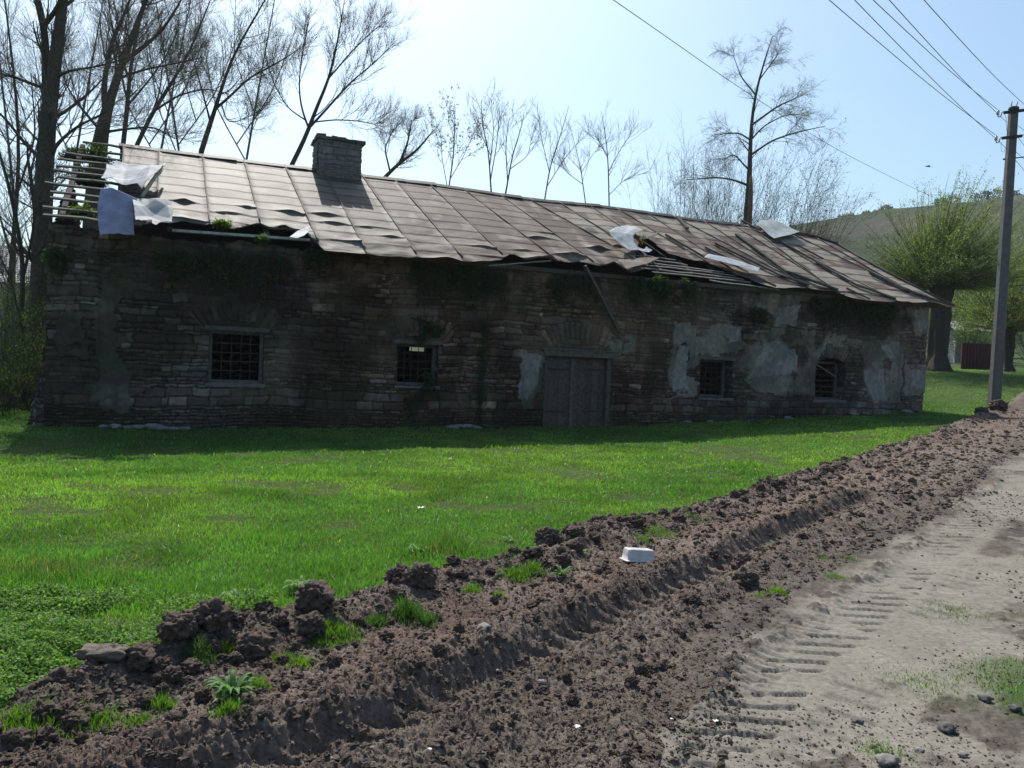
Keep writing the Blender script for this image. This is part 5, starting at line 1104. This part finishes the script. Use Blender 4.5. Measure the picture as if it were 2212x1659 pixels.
for i, (px_, py_, r, lb) in enumerate([(678, 1368, .10, 'tallest lone clod standing on the grass edge of the near mud'), (672, 1400, .07, 'clod leaning below the tallest lone one'), (974, 1240, .055, 'upright clod on top of the middle soil heap'), (905, 1300, .09, 'dark overhanging clod in the middle soil heap'), (860, 1280, .085, 'rounded clod at the left end of the middle soil heap'), (455, 1425, .09, 'large dark clod on the near heap, under the mossy tuft'),
    (430, 1405, .065, 'clod on the crest of the near heap'), (545, 1435, .08, 'clod at the right end of the near heap'), (380, 1450, .08, 'big clod at the left end of the near heap'), (1290, 1140, .09, 'dark clod on top of the far clod pile'), (1322, 1140, .09, 'dark clod second on top of the far clod pile'), (1372, 1138, .09, 'dark round clod sitting alone right of the far clod pile'), (1225, 1180, .09, 'large reddish clod at the near end of the far clod pile'),
    (1180, 1205, .09, 'clod leaning on the near end of the far clod pile'), (1255, 1165, .10, 'reddish clod inside the far clod pile'), (1605, 1225, .085, 'largest clod lying beside the wheel rut'), (1610, 1268, .085, 'largest clod lying beside the pale track'), (1500, 1320, .045, 'round clod in the mud near the track'), (1480, 1318, .04, 'round clod left of its twin near the track'), (1145, 1210, .07, 'clod between the middle heap and the far pile'),
    (2155, 893, .22, 'dark mound of soil at the foot of the pole'), (2120, 903, .16, 'smaller mound of soil left of the one at the pole'), (130, 1530, .07, 'clod at the far left of the near mud'), (60, 1545, .075, 'clod near the left picture edge'), (300, 1490, .07, 'clod right of the flat earth slab')]):
    q = tp(px_, py_); place(CM[i % 6], 'clod', q, r, lb, 'clod', None, rs, .25)
k_ = 0; tries = 0
while k_ < 235 and tries < 6000:
    tries += 1; t = rs.rand(); x_, y_, r_ = polar(1, 3.4, 14, -36, 36, rs); x_, y_ = x_[0], y_[0]
    a_ = sdist(LA, np.array([x_]), np.array([y_]))[0][0]; b_ = sdist(LB, np.array([x_]), np.array([y_]))[0][0]
    if not (a_ > -.12 and b_ < .0): continue
    pr_ = 1.0 if a_ < .5 else .35
    if rs.rand() > pr_: continue
    r = (rs.uniform(.025, .06) if a_ < .5 else rs.uniform(.018, .045))*(1.1 if y_ > 6 else .9)
    place(CM[rs.randint(6)], 'clod', (x_, y_), r, *(('small clod in the raised bank of soil along the grass edge', 'clod', 'clods in the bank along the grass') if a_ < .5 else ('small clod lying on the mud beside the pale track', 'clod', 'clods beside the pale track') if b_ > -.45 else ('small clod lying in the middle of the churned mud strip', 'clod', 'clods in the middle of the mud')), rs, .3, (1, rs.uniform(.7, 1.1), rs.uniform(.7, 1.1))); k_ += 1
SHP = {}
for sub_ in (1, 2):
    q_ = [lump('crumb', M_soil, 9+i_, sub_, .8, .75, 2.0) for i_ in range(5)]
    SHP[sub_] = (np.array([q[1]*np.array([1, .7+.12*i_, 1]) for i_, q in enumerate(q_)]), q_[0][2])
def scatter(name, n, rmin, rmax, sel, cfun, m, label, cat, seed, flat=(.6, 1), r1=30, sub=1):
    rs = np.random.RandomState(seed); LVS, LF = SHP[sub]; x, y, r = polar(n*4, 2.6, r1, -38, 38, rs); z, _, zn = surface(x, y); dA_ = sdist(LA, x, y)[0]; dB_ = sdist(LB, x, y)[0]
    k = sel(zn, dA_, dB_, rs.rand(len(x)), x, y); x, y, z = x[k][:n], y[k][:n], z[k][:n]; n = len(x)
    s = rmin*(1-rs.rand(n)*(1-(rmin/rmax)**1.6))**(-1/1.6)*np.clip(np.hypot(x, y)/6, .8, 2.2); th_ = rs.uniform(0, 6.28, n); fl = rs.uniform(*flat, n)
    c, s_ = np.cos(th_)[:, None], np.sin(th_)[:, None]; v = LVS[rs.randint(0, 5, n)]; X_ = v[..., 0]*c-v[..., 1]*s_; Y_ = v[..., 0]*s_+v[..., 1]*c
    V = np.stack([x[:, None]+X_*s[:, None], y[:, None]+Y_*s[:, None], z[:, None]+(v[..., 2]*fl[:, None]+.2)*s[:, None]], -1).reshape(-1, 3)
    F = (LF[None]+np.arange(n)[:, None, None]*LVS.shape[1]).reshape(-1, 3); C = np.repeat(cfun(n, rs), LVS.shape[1], 0)
    return tag(mk(name, V, [F], m, col=C, smooth=False), label, cat, kind='stuff')
scatter('soil_crumbs', 62000, .003, .011, lambda zn, a, b, q, x, y: (a > -.15) & (b < .25) & (q < np.where(a < .6, 1, .5)), lambda n, rs: np.array([[.112, .087, .072]])*rs.uniform(.7, 1.4, (n, 1)), M_soil, 'loose crumbs of brown soil strewn over the mud strip', 'soil', 21)
scatter('soil_crumbs', 9000, .010, .028, lambda zn, a, b, q, x, y: (a > -.15) & (b < .25) & (q < np.where(a < .6, 1, .5)), lambda n, rs: np.array([[.112, .087, .072]])*rs.uniform(.7, 1.4, (n, 1)), M_soil, 'larger broken lumps of brown soil strewn over the mud strip', 'soil', 25, sub=2)
scatter('soil_crumbs', 16000, .003, .013, lambda zn, a, b, q, x, y: (b > .1) & (q < .06+.94*ss(.5, .62, fbm(x, y, 61, 4, 1.1))), lambda n, rs: np.array([[.12, .10, .082]])*rs.uniform(.6, 1.4, (n, 1)), M_soil, 'fine crumbs and grit strewn over the pale track', 'soil', 22)
scatter('pebbles', 700, .004, .014, lambda zn, a, b, q, x, y: (a > .1), lambda n, rs: np.array([[.26, .245, .23]])*rs.uniform(.4, 1.3, (n, 1)), M_track, 'small pale pebbles scattered over mud and track', 'pebbles', 23, flat=(.4, .8))
SMs = [lump('stone', M_stone, 40+i, 3, .6, .5, 1.3, (.12, .112, .108))[0] for i in range(3)]; PMs = [lump('stone', M_stone, 50+i, 3, .6, .42, 1.3, (.24, .225, .21))[0] for i in range(3)]
for i, (px_, py_, r, lb, me) in enumerate([(2047, 1580, .035, 'dark angular stone on the grassy right side of the track', SMs[0]), (1913, 1652, .04, 'rounded grey stone at the bottom edge of the track', PMs[0]), (2128, 1517, .03, 'dark stone halfway up the right edge of the track', SMs[1]), (2192, 1541, .024, 'small dark stone at the right picture edge', SMs[2]), (1853, 1556, .022, 'small dark stone in the middle of the pale track', SMs[0]),
    (1045, 1398, .038, 'smooth pale grey stone in the mud above the rut', PMs[1]), (1170, 1505, .02, 'small pale stone in the mud below the rut', PMs[2]), (2110, 790, .55, 'pale boulder at the foot of the far red fence', PMs[0]), (1990, 788, .5, 'grey rounded boulder beside the big willow trunk', SMs[1]), (2080, 1635, .02, 'small pale stone right of the bottom edge stone', PMs[1]), (1985, 1625, .018, 'flat pale stone above the bottom edge of the track', PMs[2])]):
    q = tp(px_, py_); place(me, 'stone', q, r, lb, 'stone', None, rs, .3)
me = lump('soil_slab', M_clod, 61, 4, .45, .3, 1.0, (.15, .125, .105))[0]; q = tp(220, 1498); place(me, 'soil_slab', q, .10, 'flat slab of dried grey brown earth on the near left mud bank', 'slab', None, rs, .25, (1.1, .7, .8), .3)
for i, (x_, y_, r) in enumerate([(225, 915, .10), (250, 917, .13), (275, 914, .10), (300, 918, .12), (330, 916, .15), (350, 913, .13), (372, 917, .11), (400, 915, .09), (978, 912, .12), (995, 909, .14), (1012, 914, .12), (1030, 911, .08), (1840, 893, .12), (1870, 897, .10), (1700, 898, .10), (1480, 905, .11), (1535, 903, .10), (1955, 893, .16)]):
    u, zz = onwall(x_, y_, -.18); p = LW(np.array([u, -.18-.12*rs.rand(), 0]))
    lbs = {8: 'leftmost of four pale stones heaped at the wall foot below the second window', 9: 'biggest of four pale stones heaped at the wall foot between second window and door', 10: 'third of four pale stones heaped at the wall foot left of the door', 11: 'smallest and last of four pale stones heaped left of the door', 12: 'pale stone at the wall foot under the arched window', 13: 'pale stone at the wall foot just right of the arched window', 14: 'pale stone at the wall foot left of the arched window', 15: 'pale stone at the wall foot left of the window beside the door', 16: 'pale stone at the wall foot under the window beside the door', 17: 'flat pale stone at the right corner of the wall'}
    place(PMs[i % 3], 'rubble_stone', p, r, lbs.get(i, 'pale broken stone in the row at the left end of the wall foot'), 'stone', 'row of pale stones at the left end of the wall foot' if i < 8 else 'pale stones at the foot of the wall', rs, .15, (1.2, .8, .7))
for i, (x_, y_, s_, lb) in enumerate([(925, 1648, .013, 'white scrap at the bottom edge of the mud'), (1247, 1586, .016, 'white paper scrap lying on the brown mud'), (1545, 1564, .013, 'white scrap on the left side of the pale track'), (910, 1107, .045, 'crumpled white scrap in the middle of the grass'), (1450, 1560, .009, 'smallest white scrap beside the pale track edge')]):
    q = tp(x_, y_); a, b = np.meshgrid(np.linspace(-1, 1, 6), np.linspace(-.6, .6, 5), indexing='ij'); zc = q[2] if False else zat(q[0], q[1])+(.05 if y_ < 1200 else .012)
    Gp = np.stack([q[0]+a*s_*.8-b*s_*.4, q[1]+b*s_+a*s_*.3, zc+s_*.7*vn(a*2+i, b*2, 5)], -1); mb = MB(); mb.grid(Gp, (.72, .72, .72)); o = mb.build('paper_scrap', M_plain, loc=Gp.reshape(-1, 3).mean(0)); tag(o, lb, 'litter')

# ---- upturned plastic tub
q = tp(1378, 1226); z0 = zat(q[0], q[1])
def rring(a, b, r, z, n=8):
    P = []
    for cx_, cy_, s in ((a-r, b-r, 0), (-a+r, b-r, 1), (-a+r, -b+r, 2), (a-r, -b+r, 3)):
        for k in range(n+1):
            t = (s+k/n)*math.pi/2; P.append((cx_+r*math.cos(t), cy_+r*math.sin(t), z))
    return P
rings = [rring(.142, .098, .035, 0), rring(.146, .102, .037, .004), rring(.142, .098, .035, .008), rring(.128, .084, .034, .010), rring(.124, .080, .034, .05), rring(.119, .075, .032, .085), rring(.116, .072, .031, .094), rring(.109, .065, .027, .098), rring(.095, .052, .02, .0985), rring(.09, .047, .018, .095), rring(.04, .02, .008, .095)]
V = np.array(rings, float); mr, kk = V.shape[:2]; V[..., 2] += .004*(vn(V[..., 0]*30, V[..., 1]*30, 3)-.5); I = np.arange(mr*kk).reshape(mr, kk); J = np.roll(I, -1, 1)
F = np.stack([I[:-1], J[:-1], J[1:], I[1:]], -1).reshape(-1, 4)
tb = mk('plastic_tub', V.reshape(-1, 3), [F, I[-1:].reshape(1, -1)], M_plastic, col=(.50, .49, .475)); tb.location = (q[0], q[1], z0+.012); tb.rotation_euler = (math.radians(-5), math.radians(4), math.radians(12)); tb.scale = (.95, .95, 1.0)
tag(tb, 'upturned white plastic food tub lying on the mud strip', 'tub')

# ------------------------------------------------------------------ pole and wires
def zp(x, y): return ((x/5.924+3000)*.6777, (y/5.924+280)*.6777)
YP = 27.0
b0 = at(2147, 880, YP); t0 = at(2189, 243, YP); pl_ = empty('utility_pole', (b0[0], b0[1], zat(b0[0], b0[1])), 'weathered grey concrete power pole at the right edge beside the mud', 'pole'); L0 = np.array(pl_.location)
b0[2] = L0[2]-.3
mb = MB(); m = 24; ring = []
for j in range(m):
    t = j/(m-1); c = b0*(1-t)+t0*t; a = .172*(1-t)+.125*t
    ring.append([(c[0]+sx*a, c[1]+sy*a*.9, c[2]) for sx, sy in ((-1, -.7), (-.7, -1), (.7, -1), (1, -.7), (1, .7), (.7, 1), (-.7, 1), (-1, .7))])
V = np.array(ring); I = np.arange(m*8).reshape(m, 8); J = np.roll(I, -1, 1)
mk('shaft', V.reshape(-1, 3)-L0, [np.stack([I[:-1], J[:-1], J[1:], I[1:]], -1).reshape(-1, 4), I[-1:]], M_conc, pl_, (.125, .12, .12), False)
def PP(x, y, dy=0): return at(*zp(x, y), YP+dy)-L0
IR = (.05, .045, .05)
def pb(name, pts, r, k=6, m=None, c=IR):
    mb = MB(); mb.tube(np.array(pts), r, k, c); return mb.build(name, m or M_iron, pl_, smooth=True)
mb = MB(); mb.bar(PP(1185, 470, -.16), PP(1700, 405, -.16), .07, .09, c=IR); mb.build('crossarm', M_iron, pl_)
mb = MB(); mb.bar(PP(1150, 950, -.17), PP(1525, 908, -.17), .07, .09, c=IR); mb.build('crossarm', M_iron, pl_)
pb('cap', [PP(1368, 430), PP(1370, 380), PP(1372, 362)], [.165, .165, .13], 10, M_conc, (.07, .065, .07))
pb('pin', [PP(1325, 365), PP(1330, 310), PP(1340, 258)], .014); pb('pin', [PP(1418, 360), PP(1432, 310), PP(1450, 258)], .014)
for ox, oy in ((0, 0), (-35, 487)):
    pb('hook', [PP(1200+ox, 452+oy, -.16), PP(1165+ox, 452+oy, -.16), PP(1142+ox, 475+oy, -.16), PP(1132+ox, 525+oy, -.16), PP(1105+ox, 552+oy, -.16), PP(1078+ox, 545+oy, -.16), PP(1066+ox, 505+oy, -.16), PP(1070+ox, 480+oy, -.16)], .016)
    pb('insulator', [PP(1066+ox, 505+oy, -.16), PP(1068+ox, 480+oy, -.16), PP(1070+ox, 470+oy, -.16), PP(1078+ox, 450+oy, -.16), PP(1080+ox, 430+oy, -.16), PP(1084+ox, 418+oy, -.16)], [.04, .055, .04, .05, .035, .02], 10, M_porc, (.50, .50, .52))
pb('hook', [PP(1500, 910, -.17), PP(1520, 890, -.17), PP(1570, 890, -.17), PP(1590, 950, -.17)], .016); pb('bracket', [PP(1365, 1328, -.05), PP(1700, 1290, -.05)], .02); pb('bolt', [PP(1170, 1348), PP(1205, 1346)], .03)
pb('jumper_wire', [PP(1180, 470, -.16), PP(1225, 560, -.2), PP(1228, 700, -.2), PP(1250, 900, -.2)], .006); pb('jumper_wire', [PP(1135, 1020, -.2), PP(1128, 1120, -.2), PP(1150, 1210, -.2), PP(1185, 1215, -.2), PP(1210, 1120, -.2)], .006)
def wire(label, pts, r=.008, sag=.1, n=24, group='wires strung from the concrete pole'):
    pts = np.array(pts, float); Q = resample(pts, n); mb = MB(); c = Q.mean(0); mb.tube(Q, r, 5, (.05, .05, .055)); return tag(mb.build('power_line', M_iron, smooth=True, loc=tuple(c)), label, 'wire', group)
def far(a, b, k): return a+(b-a)*k
for i, (x0, xe, ye, lb, Y0) in enumerate([(1790, 1046, 905, 'lowest overhead wire reaching the lower insulator of the pole', 14.5), (1845, 1240, 1150, 'second lowest overhead wire passing just left of the lower insulator', 14.5), (1885, 1078, 420, 'overhead wire tied to the upper insulator of the pole', 14.5), (1920, 1240, 650, 'overhead wire passing just above the upper insulator', 14.5), (1995, 1660, 400, 'topmost overhead wire passing right of the pole top', 14.8)]):
    e = at(*zp(xe, ye), YP-(.16 if i in (0, 2) else .25)); s_ = at(x0, 0, Y0); mid_ = (e+s_)/2-np.array([0, 0, .10]); wire(lb, [e, mid_, s_, far(e, s_, 2.0)+np.array([0, 0, .35]), far(e, s_, 3.2)+np.array([0, 0, 1.6])])
for a, b, lb in [((1380, 660), (1564, 800), 'wire leaving the pole to the right below the upper arm'), ((1340, 790), (1564, 1100), 'wire leaving the pole to the right above the lower arm'), ((1300, 1110), (1564, 1350), 'wire leaving the pole to the right below the lower arm'), ((1300, 1245), (1564, 1570), 'lowest wire leaving the pole to the right')]:
    p = at(*zp(*a), YP+.2); b_ = zp(*b); a_ = zp(*a); q = at(b_[0]+(b_[0]-a_[0])*3, b_[1]+(b_[1]-a_[1])*2.6, YP+22); wire(lb, [p, (p+q)/2-np.array([0, 0, .1]), q])
wire('lone thin cable crossing the sky behind the tall willow', [at(1270, -38, 12.5), at(1326, 0, 13.5), at(1450, 86, 16), at(1560, 165, 19), at(1690, 250, 23), at(1800, 320, 27), at(1980, 410, 36), at(2140, 480, 46)], .007, group='cable crossing behind the willow')

# ------------------------------------------------------------------ things beyond
h_ = empty('house', tuple(at(-60, 700, 46)*[1, 1, 0]+np.array([0, 0, zat(*at(-60, 700, 46)[:2])])), 'distant house with a pale tiled roof behind the left trees', 'house'); HL = np.array(h_.location)
e0 = at(-320, 632, 45); e1 = at(112, 614, 45); r0 = at(-320, 552, 49.5); r1 = at(106, 534, 49.5); r0[2] = r1[2]; e0[2] = e1[2]
na_, nb_ = 260, 90; S, T = np.meshgrid(np.linspace(0, 1, na_), np.linspace(0, 1, nb_), indexing='ij'); Pq = (e0*(1-S[..., None])+e1*S[..., None])*(1-T[..., None])+(r0*(1-S[..., None])+r1*S[..., None])*T[..., None]
Lx = np.linalg.norm(e1-e0); Lt = np.linalg.norm(r0-e0); wv_ = np.abs(np.sin(S*Lx/.30*math.pi))*.05+((T*Lt/.36) % 1)*-.05; Pq[..., 2] += wv_; tc2 = np.array([.50, .46, .44])*(.75+.5*_h(np.floor(S*Lx/.30), np.floor(T*Lt/.36), 9))[..., None]*np.where(((T*Lt/.36) % 1 > .85), .55, 1)[..., None]
mb = MB(); mb.grid(Pq-HL, tc2.reshape(-1, 3)); q2 = Pq.copy(); q2[..., 1] = 2*49.5-q2[..., 1]; mb.grid(q2[::4, ::4]-HL, (.45, .42, .4), flip=True); mb.build('roof', M_plain, h_)
mb = MB(); mb.box((e0[0]+.3-HL[0], 45.4-HL[1], -.5), (e1[0]-.3-HL[0], 53.6-HL[1], e0[2]-HL[2]+.1), (.45, .42, .36)); mb.build('wall', M_plain, h_)
for k in range(3):
    mb = MB(); u = e1[0]-2.5-k*3-HL[0]; mb.box((u, 45.34-HL[1], 1.2), (u+1.1, 45.42-HL[1], 2.6), (.05, .055, .06)); mb.build('window', M_plain, h_)
f0 = at(2078, 796, 50); f1 = at(2170, 796, 50); zf = max(zat(f0[0], f0[1]), zat(f1[0], f1[1]))-.2; ztop = at(2110, 742, 50)[2]
fe = empty('fence', (f0[0], 50, zf), 'dark red sheet metal fence between the two pollard willows', 'fence'); mb = MB(); us = np.linspace(0, f1[0]-f0[0], 160); S, T = np.meshgrid(us, np.linspace(0, ztop-zf, 4), indexing='ij')
mb.grid(np.stack([S, .03*np.sign(np.sin(S*2*math.pi/.2))*1.0, T], -1), (.085, .024, .028)); mb.build('panel', M_plain, fe)
for u in np.linspace(0, f1[0]-f0[0], 3): mb = MB(); mb.box((u-.04, .04, -.1), (u+.04, .12, ztop-zf), (.12, .04, .04)); mb.build('post', M_plain, fe)
q = at(2110, 715, 62); sh = empty('shed', (q[0], q[1], zat(q[0], q[1])), 'small pale shed above the dark red fence', 'shed'); zt = q[2]-sh.location[2]
mb = MB(); mb.box((-1.6, 0, -.3), (1.6, 3, zt), (.34, .33, .31)); mb.build('wall', M_plain, sh); mb = MB(); mb.add([(-1.9, -.3, zt), (1.9, -.3, zt), (1.9, 1.5, zt+.8), (-1.9, 1.5, zt+.8), (-1.9, 3.3, zt), (1.9, 3.3, zt)], [[0, 1, 2, 3], [3, 2, 5, 4]], (.30, .29, .28)); mb.build('roof', M_plain, sh)
mb = MB(); mb.box((.3, -.03, 0), (1.1, .02, zt*.75), (.12, .10, .09)); mb.build('door', M_plain, sh)
# a bird crossing the sky
q = at(2005, 360, 30); mb = MB(); mb.tube(np.array([(-.11, 0, 0), (-.06, 0, .012), (0, 0, .012), (.06, 0, .0), (.10, 0, -.005)]), [.004, .022, .026, .016, .004], 8, (.04, .04, .045))
body = mb; body.add([(-.03, .01, .01), (.03, .01, .01), (.0, .14, .03), (-.04, .12, .03)], [[0, 1, 2, 3]], (.04, .04, .045)); body.add([(-.03, -.01, .01), (.03, -.01, .01), (.0, -.14, .03), (-.04, -.12, .03)], [[0, 1, 2, 3]], (.04, .04, .045)); body.add([(.08, .008, 0), (.08, -.008, 0), (.15, -.02, 0), (.15, .02, 0)], [[0, 1, 2, 3]], (.04, .04, .045))
bo_ = body.build('bird', M_plain); bo_.location = tuple(q); tag(bo_, 'small dark bird flying in the sky left of the pole', 'bird')

# ------------------------------------------------------------------ haze in the air
mb = MB(); mb.box((-640, -640, -12), (640, 640, 90)); mh = bpy.data.materials.new('haze'); mh.use_nodes = True; t_ = mh.node_tree; t_.nodes.clear()
vo = t_.nodes.new('ShaderNodeVolumePrincipled'); vo.inputs['Density'].default_value = .0003; vo.inputs['Color'].default_value = (.80, .89, 1.0, 1); mo = t_.nodes.new('ShaderNodeOutputMaterial')
t_.links.new(vo.outputs[0], mo.inputs['Volume']); tag(mb.build('haze', mh), 'thin bluish haze in the air over the valley', 'haze', kind='stuff')
